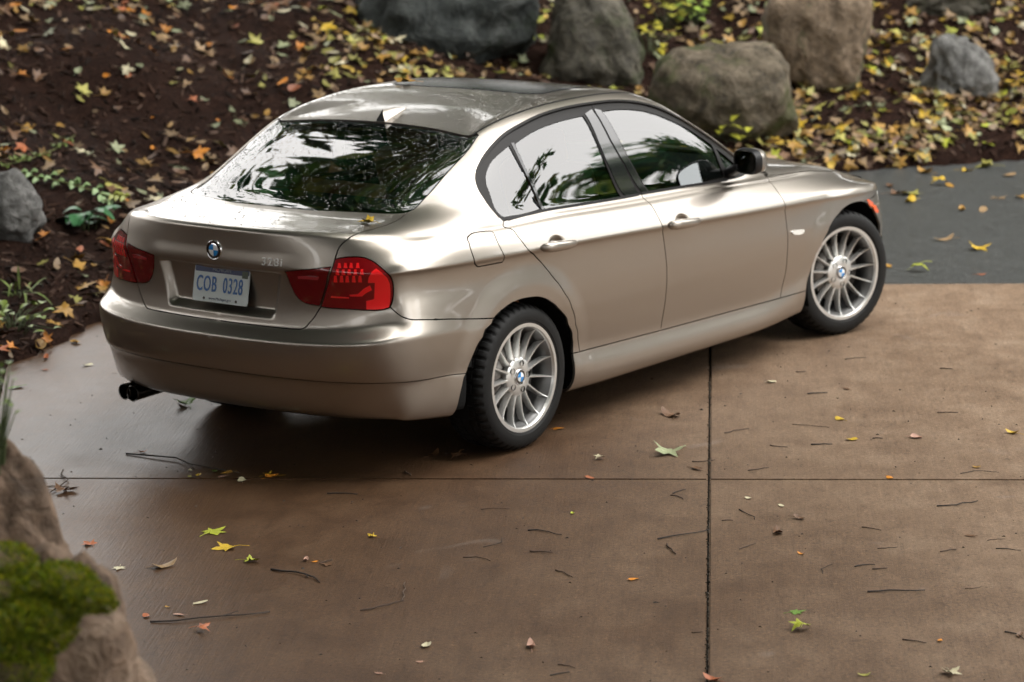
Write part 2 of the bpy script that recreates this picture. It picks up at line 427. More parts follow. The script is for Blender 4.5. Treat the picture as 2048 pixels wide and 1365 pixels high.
_rearok = (FNn[:, 0] < -.05) & (FS < 7)
def rr(*pts):                                   # (y, z) on the tail
    return [_lookup(np.array((-abs(p[0]), p[1]), float), FP[:, [1, 2]], FP[:, 0], _rearok) for p in pts]
def uv(*pts): return [tuple(map(float, p)) for p in pts]

def smooth_curve(pts, n=4):
    """Catmull-Rom through the (s, v) points"""
    P = [np.array(p, float) for p in pts]
    if len(P) < 3: return [tuple(p) for p in P]
    out = []
    for i in range(len(P)-1):
        p0 = P[max(i-1, 0)]; p1 = P[i]; p2 = P[i+1]; p3 = P[min(i+2, len(P)-1)]
        for k in range(n):
            t = k/n
            out.append(tuple(.5*((2*p1)+(-p0+p2)*t+(2*p0-5*p1+4*p2-p3)*t*t+(-p0+3*p1-3*p2+p3)*t**3)))
    out.append(tuple(P[-1]))
    return out
def clean(poly, eps=1e-4):
    out = []
    for p in poly:
        if not out or abs(p[0]-out[-1][0])+abs(p[1]-out[-1][1]) > eps: out.append(tuple(p))
    if abs(out[0][0]-out[-1][0])+abs(out[0][1]-out[-1][1]) <= eps: out.pop()
    return out
def resample(poly, step=.018):
    P = np.array(poly+[poly[0]]); X = S(P[:, 0], P[:, 1])
    out = []
    for i in range(len(poly)):
        L = np.linalg.norm(X[i+1]-X[i]); n = max(1, int(math.ceil(L/step)))
        for k in range(n): out.append(tuple(P[i]+(P[i+1]-P[i])*k/n))
    return out
def inside(poly, q):
    q = np.asarray(q); x, y = q[:, 0], q[:, 1]; r = np.zeros(len(q), bool)
    P = np.array(poly); j = len(P)-1
    for i in range(len(P)):
        c = ((P[i, 1] > y) != (P[j, 1] > y))
        with np.errstate(divide='ignore', invalid='ignore'):
            xi = (P[j, 0]-P[i, 0])*(y-P[i, 1])/(P[j, 1]-P[i, 1])+P[i, 0]
        r ^= c & (x < xi); j = i
    return r
def seg_dist(poly, q, sc):
    P = np.array(poly)*sc; Q = np.asarray(q)*sc; d = np.full(len(Q), 1e9)
    for i in range(len(P)):
        a, b = P[i], P[(i+1) % len(P)]; ab = b-a; L = ab@ab
        if L < 1e-14: continue
        t = np.clip(((Q-a)@ab)/L, 0, 1)
        d = np.minimum(d, np.linalg.norm(Q-(a+t[:, None]*ab), axis=1))
    return d
def shrink(poly, gap):
    """move the outline inwards by gap metres measured on the skin (not along the car's centre plane)"""
    P = np.array(poly); n = len(P)
    X = S(P[:, 0], P[:, 1]); N = Snorm(P[:, 0], P[:, 1])
    area = .5*np.sum(P[:, 0]*np.roll(P[:, 1], -1)-np.roll(P[:, 0], -1)*P[:, 1])
    sg = 1.0 if area > 0 else -1.0
    e0 = X-np.roll(X, 1, 0); e1 = np.roll(X, -1, 0)-X
    def unit(a): return a/np.maximum(np.linalg.norm(a, axis=1, keepdims=True), 1e-9)
    i0 = unit(np.cross(N, unit(e0)))*sg; i1 = unit(np.cross(N, unit(e1)))*sg
    m = unit(i0+i1); c = np.maximum((m*i1).sum(1), .45)
    mv = m*(gap/c)[:, None]
    e = 1e-3
    Ss = (S(np.clip(P[:, 0]+e, 0, SMAX), P[:, 1])-S(np.clip(P[:, 0]-e, 0, SMAX), P[:, 1]))/(2*e)
    Sv = (S(P[:, 0], np.clip(P[:, 1]+e, 0, VMAX))-S(P[:, 0], np.clip(P[:, 1]-e, 0, VMAX)))/(2*e)
    out = []
    for k in range(n):
        if P[k, 0] < 1e-6 or P[k, 0] > SMAX-1e-6 or P[k, 1] > VMAX-1e-6:
            out.append(tuple(P[k])); continue
        J = np.stack([Ss[k], Sv[k]], 1)
        d, *_ = np.linalg.lstsq(J, mv[k], rcond=None)
        d = np.clip(d, -.25, .25)
        out.append((float(np.clip(P[k, 0]+d[0], 0, SMAX)), float(np.clip(P[k, 1]+d[1], 0, VMAX))))
    return out
SCL = np.array([1.0, .6])
def cut(outline, holes=(), gap=.0028, off=0.0, step=.02, hole_gap=None, dens=(10, 6)):
    """triangulate the part of the skin inside outline (s, v) minus holes -> verts, tris, normals, boundary loops"""
    polys = [shrink(resample(clean(outline), step), gap)]
    for h in holes: polys.append(shrink(resample(clean(h), step), -(gap if hole_gap is None else hole_gap)))
    O = np.array(polys[0])
    s0, v0 = O.min(0); s1, v1 = O.max(0)
    gs = np.arange(math.ceil(s0*dens[0]), math.floor(s1*dens[0])+1)/dens[0]
    gv = np.arange(math.ceil(v0*dens[1]), math.floor(v1*dens[1])+1)/dens[1]
    pts = np.zeros((0, 2))
    if len(gs) and len(gv):
        q = np.stack(np.meshgrid(gs, gv), -1).reshape(-1, 2)
        k = inside(polys[0], q)
        for h in polys[1:]: k &= ~inside(h, q)
        q = q[k]
        if len(q):
            d = np.full(len(q), 1e9)
            for p in polys: d = np.minimum(d, seg_dist(p, q, SCL))
            pts = q[d > .03]
    verts, edges = [], []
    for p in polys:
        b0 = len(verts); verts += p
        edges += [(b0+i, b0+(i+1) % len(p)) for i in range(len(p))]
    allv = [Vector((float(a)*SCL[0], float(c)*SCL[1])) for a, c in verts]+[Vector((float(a)*SCL[0], float(c)*SCL[1])) for a, c in pts]
    ov, oe, of, *_ = delaunay_2d_cdt(allv, edges, [], 1, 1e-7)
    Q = np.array([(v.x/SCL[0], v.y/SCL[1]) for v in ov])
    P = S(Q[:, 0], Q[:, 1]); N = Snorm(Q[:, 0], Q[:, 1])
    P = P+N*off
    T = []
    cen = np.array([Q[list(f)].mean(0) for f in of])
    keep = inside(polys[0], cen)
    for h in polys[1:]: keep &= ~inside(h, cen)
    for f, kp in zip(of, keep):
        if not kp: continue
        f = list(f)
        a, b_, c = P[f[0]], P[f[1]], P[f[2]]
        g = np.cross(b_-a, c-a)
        if np.linalg.norm(g) < 1e-10: continue
        if g@N[f].sum(0) < 0: f.reverse()
        T.append(f)
    return P, T, N
def panel(name, outline, holes=(), mat=None, parent=None, gap=.0028, off=0.0, both='mirror', flange=.012, step=.02, hole_gap=None, dens=(10, 6)):
    """both: 'mirror' -> two objects; 'join' -> one object across the centre plane; 'right' -> right side only"""
    P, T, N = cut(outline, holes, gap, off, step, hole_gap, dens)
    P = P.copy(); P[np.abs(P[:, 1]) < 2e-4, 1] = 0
    # border edges -> flange turned inwards
    cnt = {}
    for t in T:
        for a, c in ((t[0], t[1]), (t[1], t[2]), (t[2], t[0])):
            cnt[(a, c)] = cnt.get((a, c), 0)+1
    border = [(a, c) for (a, c) in cnt if (c, a) not in cnt]
    def build(sgn_list):
        V, F, NN = [], [], []
        for sg in sgn_list:
            b0 = len(V)
            mul = np.array([1, sg, 1.0])
            V += list(P*mul); NN += list(N*mul)
            for t in T: F.append([b0+i for i in (t if sg > 0 else t[::-1])])
            if flange > 0:
                ring = {}
                for a, c in border:
                    if P[a, 1] == 0 and P[c, 1] == 0: continue
                    for w in (a, c):
                        if w not in ring:
                            ring[w] = len(V)
                            V += [P[w]*mul, (P[w]-N[w]*flange)*mul]
                            NN += [None, None]
                    q = [ring[c], ring[a], ring[a]+1, ring[c]+1]
                    e = (P[c]-P[a])*mul; nn = np.cross(e, N[a]*mul)*sg; L = np.linalg.norm(nn)
                    nn = nn/L if L > 1e-9 else N[a]*mul
                    for w in q:
                        NN[w] = nn if NN[w] is None else NN[w]+nn
                    F.append(q if sg > 0 else q[::-1])
        NN = [np.array([0, 0, 1.0]) if x is None else x for x in NN]
        NN = [x/max(np.linalg.norm(x), 1e-9) for x in NN]
        return np.array(V), F, np.array(NN)
    objs = []
    if both == 'join':
        V, F, NN = build([1, -1])
        # weld the centre plane
        key = {}; remap = np.arange(len(V))
        nP = len(P)
        for i in range(len(V)):
            if abs(V[i, 1]) < 1e-6 and NN[i] @ np.array([0, 1.0, 0]) < .5:
                k = tuple(np.round(V[i], 5))+(round(float(abs(NN[i][0])), 1),)
                if k in key: remap[i] = key[k]
                else: key[k] = i
        F = [[int(remap[i]) for i in f] for f in F]
        F = [f for f in F if len(set(f)) == len(f)]
        for i in key.values():
            NN[i][1] = 0; NN[i] /= max(np.linalg.norm(NN[i]), 1e-9)
        objs.append(mesh_np(name, V, F, mat, parent, True, NN))
    else:
        for sg in ((1, -1) if both == 'mirror' else (1,)):
            V, F, NN = build([sg])
            objs.append(mesh_np(name, V, F, mat, parent, True, NN))
    return objs
# ------------------------------------------------------------------ the car
CAR = tag(empty('car'), 'champagne metallic four-door saloon parked on the concrete driveway', 'car')
def C(*pts, n=4): return smooth_curve(px(*pts), n)
def CL(a, b_, k=12): return px(*[(a[0]+(b_[0]-a[0])*i/k, a[1]+(b_[1]-a[1])*i/k) for i in range(k+1)])
# shared seams, traced once and used by the panels on both sides of each seam
c_boot_side = C((814, 424.6), (806, 433), (794, 441), (777, 449), (759, 455), (724, 464.5), (710, 470), (698, 477), (689, 484), (682, 491), (677, 498), (674, 506), (670, 519))
c_lampgap = C((670, 519), (666, 533.6), (658, 560), (650, 588), (642, 614))
c_boot_low = C((642, 614), (628, 636), (614, 652), (602, 659)) 
_b = rr((.40, .6455), (.25, .6445), (.10, .6440))
c_boot_bottom = smooth_curve([c_boot_low[-1]]+_b+[(0.0, rr((0.003, .644))[0][1])], 4)
c_lamp_top = C((670, 519), (691, 515), (719, 514.4), (738, 519.5), (759, 533.6), (775.7, 548), (785, 564), (787, 583), (785, 601), (780, 615))
c_lamp_bot = C((780, 615), (771, 619), (747.5, 621.5), (700, 619), (665, 617), (642, 614))
c_bumper_gap = C((780, 615), (794, 627), (808, 635.6), (822.5, 639.6), (850, 639.8), (880, 639.4), (930, 638.6), (987.5, 637))
c_arch_r_rear = C((987.5, 637), (968, 667), (954, 692.6), (940, 725), (932, 748), (920, 790), (911, 822))
c_arch_r = C((987.5, 637), (1000, 624), (1013, 613.5), (1028, 605), (1045, 598.4), (1072, 594.5), (1088, 597), (1100, 603.5), (1113, 613), (1124, 625), (1135, 643), (1142, 661), (1146, 685), (1146, 707.5))
c_sill_a = CL((1146, 707.5), (1160, 703.8), 3)
c_door_r = C((1007, 442.5), (1022, 458), (1037, 475), (1061, 504.7), (1096, 542), (1124, 578), (1146, 621.5), (1155.7, 665), (1160, 703.5))
c_sill_b = CL((1160, 703.8), (1322, 661.3))
c_door_b = C((1282, 388), (1299, 407), (1317, 436), (1326, 455), (1329, 491), (1333.5, 535), (1333, 576), (1328, 620), (1322, 661.5))
c_sill_c = CL((1322, 661.3), (1561, 596.5), 16)
c_door_f = C((1527, 350), (1535, 357), (1548, 374), (1566, 400), (1571, 414), (1574, 455), (1575.5, 491), (1571, 546), (1561, 596.5))
c_sill_d = CL((1561, 596.5), (1612, 582.3), 5)
c_arch_fA = C((1612, 582.3), (1615, 562), (1621, 543), (1639.5, 498), (1658, 458), (1680, 425.4), (1692, 414), (1705.5, 407), (1718, 404), (1727, 404.5))
c_arch_fB = smooth_curve([c_arch_fA[-1]]+sd((2.93, .63), (2.99, .59), (3.05, .525), (3.09, .44), (3.105, .34), (3.105, .24)), 4)
c_dlo_up = C((1007, 442.5), (990, 424), (972, 400), (959, 379), (953, 358), (957, 335), (973, 307), (997, 279.6), (1024, 259), (1065, 237), (1099, 224), (1140, 213.5), (1183, 206.5))
c_dlo_upf = C((1183, 206.5), (1210, 203), (1236, 201.7), (1270, 204), (1304, 211.5), (1338.5, 225.5), (1372.6, 244), (1407, 266.5), (1441, 290.5), (1468, 311), (1486, 326), (1496, 338))
c_belt_r = C((1007, 442.5), (1050, 430.5), (1092, 420.5), (1170, 408), (1251, 394.5), (1282, 388))
c_belt_f = C((1282, 388), (1297.5, 385), (1389.7, 370), (1455, 359.5), (1484, 352), (1496, 338))
c_bgap = C((1183, 206.5), (1193, 228), (1220, 278), (1250, 330), (1282, 388))
c_belt_ff = uv(c_belt_f[-1])
c_glass_side = C((814, 424.6), (826, 420), (838.5, 409), (850, 396), (865, 380.5), (906, 333), (947, 285), (957, 270))
c_glass_bot = C((814, 424.6), (803, 426.7), (738, 425.6), (660, 422), (618, 420.5), (560, 414.5))
_gv0 = rr((.003, 1.0))
sv_gb = smooth_curve([c_glass_bot[-1], (0.0, c_glass_bot[-1][1]+.02)], 2)
rev = lambda c: list(reversed(c))
cat = lambda *cs: [p for c in cs for p in c]
VT = IDX['top']
# --- boot lid, with the inner lamps cut out of it
lamp_in = C((570, 543.5), (600, 541), (640, 537), (661, 534.5), n=3) + C((661, 534.5), (654, 560), (647, 588), (639, 611.5), n=3) + C((639, 611.5), (614, 607.5), (597.5, 597), (583.4, 573.5), (570, 543.5), n=3)
boot = panel('boot_lid', cat(c_boot_side, c_lampgap, c_boot_low, c_boot_bottom, uv((0, c_boot_bottom[-1][1])), uv((0, sv_gb[-1][1])), rev(sv_gb), rev(c_glass_bot)),
             [lamp_in], M_PAINT, CAR, both='join', dens=(40, 14), step=.008)[0]
LAMPS_IN = panel('lamp_lens', lamp_in, (), M_REDIN, boot, off=.002, gap=.001, flange=.01)
# --- rear bumper
_vb = 0.35
VL = 2.62
_k = min(range(len(c_arch_r_rear)), key=lambda i: abs(c_arch_r_rear[i][1]-VL))
_arch_up, _arch_lo = c_arch_r_rear[:_k+1], c_arch_r_rear[_k:]
valance_line = [(t, VL) for t in np.linspace(_arch_up[-1][0]-.1, 0, 40)]
bump_out = cat(rev(c_boot_bottom), rev(c_boot_low), rev(c_lamp_bot), c_bumper_gap, _arch_up, valance_line)
bumper = panel('rear_bumper', bump_out, (), M_PAINT, CAR, both='join', dens=(14, 14), gap=.0025)[0]
val_out = cat(rev(valance_line), _arch_lo, uv((c_arch_r_rear[-1][0]-.05, _vb)), uv((7, _vb), (5, _vb), (3, _vb), (0, _vb)))
panel('bumper_valance', val_out, (), M_PAINT, bumper, both='join', dens=(14, 10), gap=.0012)
# --- side frame: rear wing, rear pillar, roof rail, front pillar
top_r = [(s, VT-.02) for s in np.linspace(18.6, 5.0, 40)]
ws_edge = uv((18.9, VT-.4), (19.0, 21), (19.05, 20), (19.05, 19), (18.9, 18.2))
p_front = uv((18.0, 17.9))
side_out = cat(rev(c_boot_side)[:0], c_boot_side, c_lamp_top, c_bumper_gap, c_arch_r, c_sill_a, rev(c_door_r), c_dlo_up, c_dlo_upf, uv((18.3, 18.05)), rev(ws_edge), top_r, rev(c_glass_side))
fuel = smooth_curve(px((938, 472), (945, 467), (960, 464), (978, 462.5), (986, 465), (990, 473), (1001, 497), (1008.5, 516), (1006, 523), (996, 526.5), (962, 533), (953, 532), (949, 524), (939, 490), (934.5, 478), (938, 472)), 3)
side_frames = panel('side_frame', side_out, [fuel], M_PAINT, CAR, dens=(22, 12), step=.012)
for o in side_frames: pass
panel('fuel_flap', fuel, (), M_PAINT, side_frames[0], both='right', off=.0005)
# --- lamps in the wings
lamp_out = cat(c_lamp_top, c_lamp_bot, rev(c_lampgap))
LAMPS = panel('tail_lamp', lamp_out, (), M_RED, CAR, off=.003, gap=.003, flange=.012, dens=(12, 8))
# --- doors
rd = panel('rear_door', cat(c_belt_r, c_door_b, rev(c_sill_b), rev(c_door_r)), (), M_PAINT, CAR, dens=(30, 12))
fd = panel('front_door', cat(c_belt_f, uv((17.75, 17.0)), c_door_f, rev(c_sill_c), rev(c_door_b)), (), M_PAINT, CAR, dens=(30, 12))
# --- sills
sill_bot = [(s, .4) for s in np.linspace(17.9, 11.4, 14)]
sills = panel('sill', cat(c_sill_a, c_sill_b, c_sill_c, c_sill_d, uv((18.05, .9)), sill_bot, uv((11.35, .6))), (), M_PAINT, CAR, gap=.002)
# --- front wing, bonnet, front bumper, roof
c_hood = C((1532, 353), (1587, 346), (1631, 342.4), (1660, 343)) + smooth_curve(tp((2.95, .70), (3.08, .68), (3.2, .62)), 4)
c_hood_front = smooth_curve([c_hood[-1]]+tp((3.24, .50), (3.30, .3), (3.315, .12))+[(26.0, tp((3.32, .002))[0][1])], 4)
c_fend_front = smooth_curve([c_hood[-1]]+sd((3.20, .665), (3.10, .672))+[c_arch_fA[-1]], 4)
wing_out = cat(rev(c_door_f), c_hood, c_fend_front[1:], rev(c_arch_fA), rev(c_sill_d))
wings = panel('front_wing', wing_out, (), M_PAINT, CAR, dens=(22, 12), step=.012)
hood_out = cat(c_hood, c_hood_front, uv((26, 17.85)), [(s, 17.85) for s in np.linspace(25.5, 19, 14)], uv((18.3, 17.6)), uv((17.75, 17.0)))
bonnet = panel('bonnet', hood_out, (), M_PAINT, CAR, both='join')[0]
_ae = c_arch_fB[-1]
fb_out = cat(c_fend_front, c_arch_fB[1:], uv((_ae[0], .5)), [(t, .5) for t in np.linspace(_ae[0]+.3, 26, 10)], uv((26, c_hood_front[-1][1])), rev(c_hood_front))
fbump = panel('front_bumper', fb_out, (), M_PAINT, CAR, both='join')[0]
roof_out = cat([(s, VT+.03) for s in np.linspace(0, 26, 100)], uv((26, VMAX), (18, VMAX), (10, VMAX), (0, VMAX)))
sun_loop = smooth_curve(tp((.72, .40), (.80, .42), (.95, .43), (1.10, .42), (1.17, .40)), 4)
_sa = tp((.70, .36), (.69, .2)); _sb = tp((1.19, .36), (1.20, .2))
roof = panel('roof', roof_out, (), M_PAINT, CAR, both='join', gap=.003, dens=(8, 8))[0]
# --- glass
rg_out = cat(sv_gb[::-1][:1] and [], uv((0, sv_gb[-1][1])), rev(sv_gb), rev(c_glass_bot), c_glass_side, [(s, VT-.05) for s in np.linspace(4.6, 0, 18)])
def inset(poly, d): return shrink(resample(clean(poly), .03), d)
rg_in = cat([(0, sv_gb[-1][1]+.10)], [])
rear_glass = panel('rear_window', rg_out, (), M_GLASS, CAR, both='join', off=-.003, gap=.004, flange=0, dens=(10, 8))[0]
ws_out = cat(uv((26, 18.1)), [(s, 18.1) for s in np.linspace(25.5, 19.3, 14)], uv((19.25, 19), (19.25, 20), (19.2, 21), (19.1, 21.6)), [(s, VT-.1) for s in np.linspace(19.6, 26, 14)])
windscreen = panel('windscreen', ws_out, (), M_GLASS, CAR, both='join', off=-.003, gap=.002, flange=0)[0]
g_q = C((1009, 433), (985, 397), (974, 366), (974.5, 344), (988, 318), (1020, 290), n=3)+C((1020, 290), (1054, 354), (1084, 416), n=3)
g_r = C((1032, 286), (1065, 263.5), (1116, 243), (1168, 230.5), n=3)+C((1168, 230.5), (1207, 310), (1244, 393), n=3)+C((1244, 393), (1170, 405.5), (1096, 418), n=3)
g_f = C((1206, 222), (1236, 217.4), (1270, 218.4), (1304, 224.5), (1338.5, 238), (1372.6, 254), (1407, 276), (1424, 288), n=3)+C((1424, 288), (1438, 320), (1450, 354), n=3)+C((1450, 354), (1390, 367.5), (1301, 383), n=3)+C((1301, 383), (1254, 304), n=3)
g_t = C((1434, 297), (1450, 309), (1468, 324), (1482, 336), n=2)+C((1482, 336), (1474, 346), (1460, 351), n=2)+C((1460, 351), (1446, 322), n=2)
fr_r = panel('window_frame', cat(c_dlo_up, c_bgap, rev(c_belt_r)), [g_q, g_r], M_SATIN, None, off=-.006, gap=.001, hole_gap=.0, flange=.012)
fr_f = panel('window_frame', cat(c_dlo_upf, rev(c_belt_f), rev(c_bgap)), [g_f, g_t], M_SATIN, None, off=-.006, gap=.001, hole_gap=.0, flange=.012)
for k in (0, 1):
    fr_r[k].parent = rd[k]; fr_f[k].parent = fd[k]
for nm, poly, par in (('quarter_window', g_q, rd), ('side_window', g_r, rd), ('side_window', g_f, fd), ('vent_window', g_t, fd)):
    for k, o in enumerate(panel(nm, poly, (), M_GLASS, None, off=-.010, gap=-.002, flange=0)): o.parent = par[k]

# glossy covers of the door pillars, bright-work round the glass
cov_r = cat(C((1171, 227), (1184, 218), n=1), C((1187, 222), (1193, 231), (1220, 281), (1250, 333), (1279, 388), n=2), C((1279, 388), (1252, 392), n=1), C((1248, 388), (1209, 308), (1171, 227), n=3))
cov_f = cat(C((1190, 217), (1203, 220), n=1), C((1204, 222), (1251, 303), (1297, 383), n=3), C((1297, 383), (1286, 386), n=1), C((1283, 382), (1252, 330), (1223, 279), (1195, 228), (1190, 217), n=2))
for nm, poly, par in (('pillar_cover', cov_r, rd), ('pillar_cover', cov_f, fd)):
    for k, o in enumerate(panel(nm, poly, (), M_GLOSSBLACK, None, off=-.003, gap=.0, flange=.003)): o.parent = par[k]
# ------------------------------------------------------------------ car details
def sv3(p, off=0.0):
    s, v = np.array([p[0]]), np.array([p[1]])
    N = Snorm(s, v)[0]; return S(s, v)[0]+N*off, N
def pair(name, poly, mat, parents, off=.004, gap=0.0, flange=.006, n=1, dens=(40, 20)):
    obs = panel(name, poly, (), mat, None, off=off, gap=gap, flange=flange, step=.01, dens=dens)
    for k, o in enumerate(obs): o.parent = parents[k]
    return obs
def L5(*pts): return px(*[(560+x/8.533, 490+y/8.533) for x, y in pts])     # from an enlarged crop of the right tail lamp
# tail lamp innards
for row_, (y0, y1, xs) in enumerate(((318, 402, (1015, 1120, 1217, 1328)), (428, 512, (985, 1085, 1185, 1290, 1400)), (530, 638, (950, 1055, 1152, 1262, 1368)))):
    for x in xs: pair('light_cell', L5((x-32, y1), (x-20, y0-6), (x+20, y0-6), (x+34, y1)), M_REDBRIGHT, LAMPS, off=.0045, flange=.003)
pair('side_reflector', L5((1560, 470), (1640, 410), (1740, 478), (1830, 560), (1872, 660), (1885, 800), (1880, 960), (1862, 1062), (1760, 1096), (1600, 1104), (1475, 1098), (1470, 960), (1605, 925), (1618, 645), (1500, 650), (1510, 560)), M_REDBRIGHT, LAMPS, off=.0045, flange=.003)
pair('light_tube', L5((1190, 850), (1330, 840), (1440, 740), (1535, 690), (1570, 770), (1480, 815), (1400, 880), (1200, 880)), M_REDBRIGHT, LAMPS, off=.0045, flange=.003)
pair('light_tube', L5((880, 870), (1180, 895), (1180, 915), (870, 900)), M_REDBRIGHT, LAMPS, off=.0045, flange=.003)
M_REDMID = pbr('red_inner_reflector', (.34, .03, .035), .2, 0, 1.0)
pair('light_tube', L5((310, 535), (480, 530), (670, 545), (655, 600), (480, 585), (315, 580)), M_REDMID, [boot, boot], off=.004, flange=.003)
# front lamps, grille (on the hidden nose), indicators
hl = smooth_curve([(21.6, 8.6), (22.6, 7.6), (23.6, 7.4), (24.2, 8.0), (24.0, 9.6), (22.8, 10.4), (21.7, 10.2), (21.6, 8.6)], 4)
for o in panel('headlamp', hl, (), M_CLEARLENS, CAR, off=.005, gap=0): pass
kg = smooth_curve([(24.7, 7.6), (25.7, 7.5), (25.85, 9.5), (24.9, 10.0), (24.6, 8.8), (24.7, 7.6)], 4)
for o in panel('grille', kg, (), M_GLOSSBLACK, CAR, off=.006, gap=0): o.parent = fbump
lowg = [(22.8, 1.6), (26, 1.6), (26, 3.6), (23.2, 3.6)]
panel('lower_grille', lowg, (), M_BLACK, fbump, both='join', off=.004, gap=0)
pair('side_marker', px((1733, 400), (1737, 399), (1745, 405), (1753, 416), (1757, 424), (1754, 427), (1749, 424), (1741, 413)), M_AMBER, [fbump, fbump], off=.003)
pair('indicator', smooth_curve(px((1582, 466), (1584, 462.5), (1592, 460), (1604, 458.8), (1607, 461), (1605, 466), (1598, 469.5), (1587, 469.5), (1582, 466)), 2), M_CLEARLENS, wings, off=.007, flange=.01)
# parking sensors
for q in ((493, 698), (704, 708)):
    for sg in (1, -1):
        P, N = sv3(px(q)[0], .001)
        bm = bmesh.new()
        bmesh.ops.create_circle(bm, cap_ends=True, segments=16, radius=.011)
        M = Vector(N).to_track_quat('Z', 'Y').to_matrix().to_4x4(); M.translation = Vector(P)
        if sg < 0: M = Matrix.Diagonal((1, -1, 1, 1))@M
        bm.transform(M); bm_obj('parking_sensor', bm, M_PAINT, bumper)

# text as mesh
def text_mesh(txt, size, depth=.0015, xscale=1.0, shear=0.0, align='CENTER', spacing=1.0, offset=0.0):
    cu = bpy.data.curves.new('lettering', 'FONT'); cu.body = txt; cu.size = size; cu.extrude = depth
    cu.align_x = align; cu.align_y = 'CENTER'; cu.shear = shear; cu.space_character = spacing; cu.offset = offset
    cu.resolution_u = 3
    o = bpy.data.objects.new('lettering_tmp', cu); COL.objects.link(o)
    dg = bpy.context.evaluated_depsgraph_get(); dg.update()
    me = bpy.data.meshes.new_from_object(o.evaluated_get(dg))
    bpy.data.objects.remove(o); 
    for v in me.vertices: v.co.x *= xscale
    return me
def rear_frame(loc, tilt=0.0, off=0.0):
    X = Vector((0, -1, 0)); Y = Vector((math.sin(tilt), 0, math.cos(tilt))); Z = X.cross(Y)
    M = Matrix((X, Y, Z)).transposed().to_4x4(); M.translation = Vector(loc)+Z*off
    return M
def text_obj(name, txt, size, M, mat, parent, **k):
    me = text_mesh(txt, size, **k); me.materials.clear(); me.transform(M)
    return link(name, me, mat, parent)
def emblem(name, R, M, parent, letters=True):
    """round badge lying in the local XY plane of M"""
    bm = bmesh.new()
    prof = [(0, .0055), (R*.62, .0050), (R*.66, .0042), (R*.90, .0036), (R*.93, .0052), (R, .0040), (R*1.01, -.002)]
    N = 48
    rings = []
    for r, z in prof:
        rings.append([bm.verts.new((r*math.cos(2*math.pi*k/N), r*math.sin(2*math.pi*k/N), z)) for k in range(N)] if r > 0 else [bm.verts.new((0, 0, z))])
    for j in range(len(prof)-1):
        for k in range(N):
            a = rings[j]; b_ = rings[j+1]
            if len(a) == 1: f = bm.faces.new((a[0], b_[k], b_[(k+1) % N]))
            else: f = bm.faces.new((a[k], b_[k], b_[(k+1) % N], a[(k+1) % N]))
            ang = (k+.5)/N*4
            f.material_index = (1 if int(ang) % 2 == 1 else 2) if j == 0 else (0 if j in (2,) else 3)
            f.smooth = True
    bm.transform(M)
    o = bm_obj(name, bm, [M_GLOSSBLACK, M_EMB_BLUE, M_EMB_WHITE, M_CHROME], parent, smooth=False)
    return o
EZ = .942
P, N = sv3(rr((.002, EZ))[0])
MB = rear_frame((P[0]-.001, 0, EZ), 0.02)
emb = emblem('badge', .041, MB, boot)
for t, a in (('B', 38), ('M', 0), ('W', -38)):
    Mt = MB@Matrix.Rotation(math.radians(a), 4, 'Z')@Matrix.Translation((0, .032, .0045))
    text_obj('badge_letter', t, .0115, Mt, M_CHROME, boot, depth=.0006)
# model lettering
cx_, cz_ = .0, .0
q328 = [px((517, 523))[0], px((572, 527))[0]]
Pa, Na = sv3(q328[0]); Pb, Nb = sv3(q328[1])
ctr = (Pa+Pb)/2; Xd = Vector(Pb-Pa).normalized(); Nn = Vector((Na+Nb)/2).normalized(); Yd = Nn.cross(Xd)
M3 = Matrix((Xd, Yd, Nn)).transposed().to_4x4(); M3.translation = Vector(ctr)+Nn*.003
text_obj('model_lettering', '328i', .046, M3, pbr('bright_lettering', (.72, .72, .72), .35, .6), boot, depth=.003, xscale=1.15, spacing=1.15)

# number plate
PX, PZ, PT = -.930, .789, .20
MPL = rear_frame((PX, 0, PZ), PT)
def rounded_plate(w, h, r, d, M, name, mat, parent):
    bm = bmesh.new(); pts = []
    for cx, cy, a0 in ((w/2-r, h/2-r, 0), (-w/2+r, h/2-r, 90), (-w/2+r, -h/2+r, 180), (w/2-r, -h/2+r, 270)):
        for k in range(6):
            a = math.radians(a0+18*k); pts.append((cx+r*math.cos(a), cy+r*math.sin(a)))
    f = bm.faces.new([bm.verts.new((x, y, 0)) for x, y in pts])
    e = bmesh.ops.extrude_face_region(bm, geom=[f])
    bmesh.ops.translate(bm, vec=(0, 0, -d), verts=[v for v in e['geom'] if isinstance(v, bmesh.types.BMVert)])
    bmesh.ops.recalc_face_normals(bm, faces=bm.faces)
    bm.transform(M)
    return bm_obj(name, bm, mat, parent, smooth=False)
plate = rounded_plate(.305, .152, .012, .003, MPL, 'number_plate', M_PLATE, CAR)
rounded_plate(.270, .120, .01, .020, MPL@Matrix.Translation((0, 0, -.004)), 'plate_bracket', M_BLACK, boot)
rounded_plate(.299, .026, .010, .0012, MPL@Matrix.Translation((0, .0605, .0016)), 'plate_band', M_PLATEDARK, plate)
rounded_plate(.032, .030, .003, .001, MPL@Matrix.Translation((.128, .052, .0024)), 'plate_sticker', pbr('sticker', (.06, .08, .05), .5), plate)
text_obj('plate_lettering', 'MICHIGAN', .021, MPL@Matrix.Translation((0, .0605, .003)), pbr('plate_grey', (.25, .27, .3), .5), plate, depth=.0003, xscale=1.0)
text_obj('plate_lettering', 'COB', .092, MPL@Matrix.Translation((-.080, -.004, .0016)), M_PLATEBLUE, plate, depth=.001, xscale=.56, spacing=1.10, offset=.0006)
text_obj('plate_lettering', '0328', .092, MPL@Matrix.Translation((.066, -.004, .0016)), M_PLATEBLUE, plate, depth=.001, xscale=.56, spacing=1.10, offset=.0006)
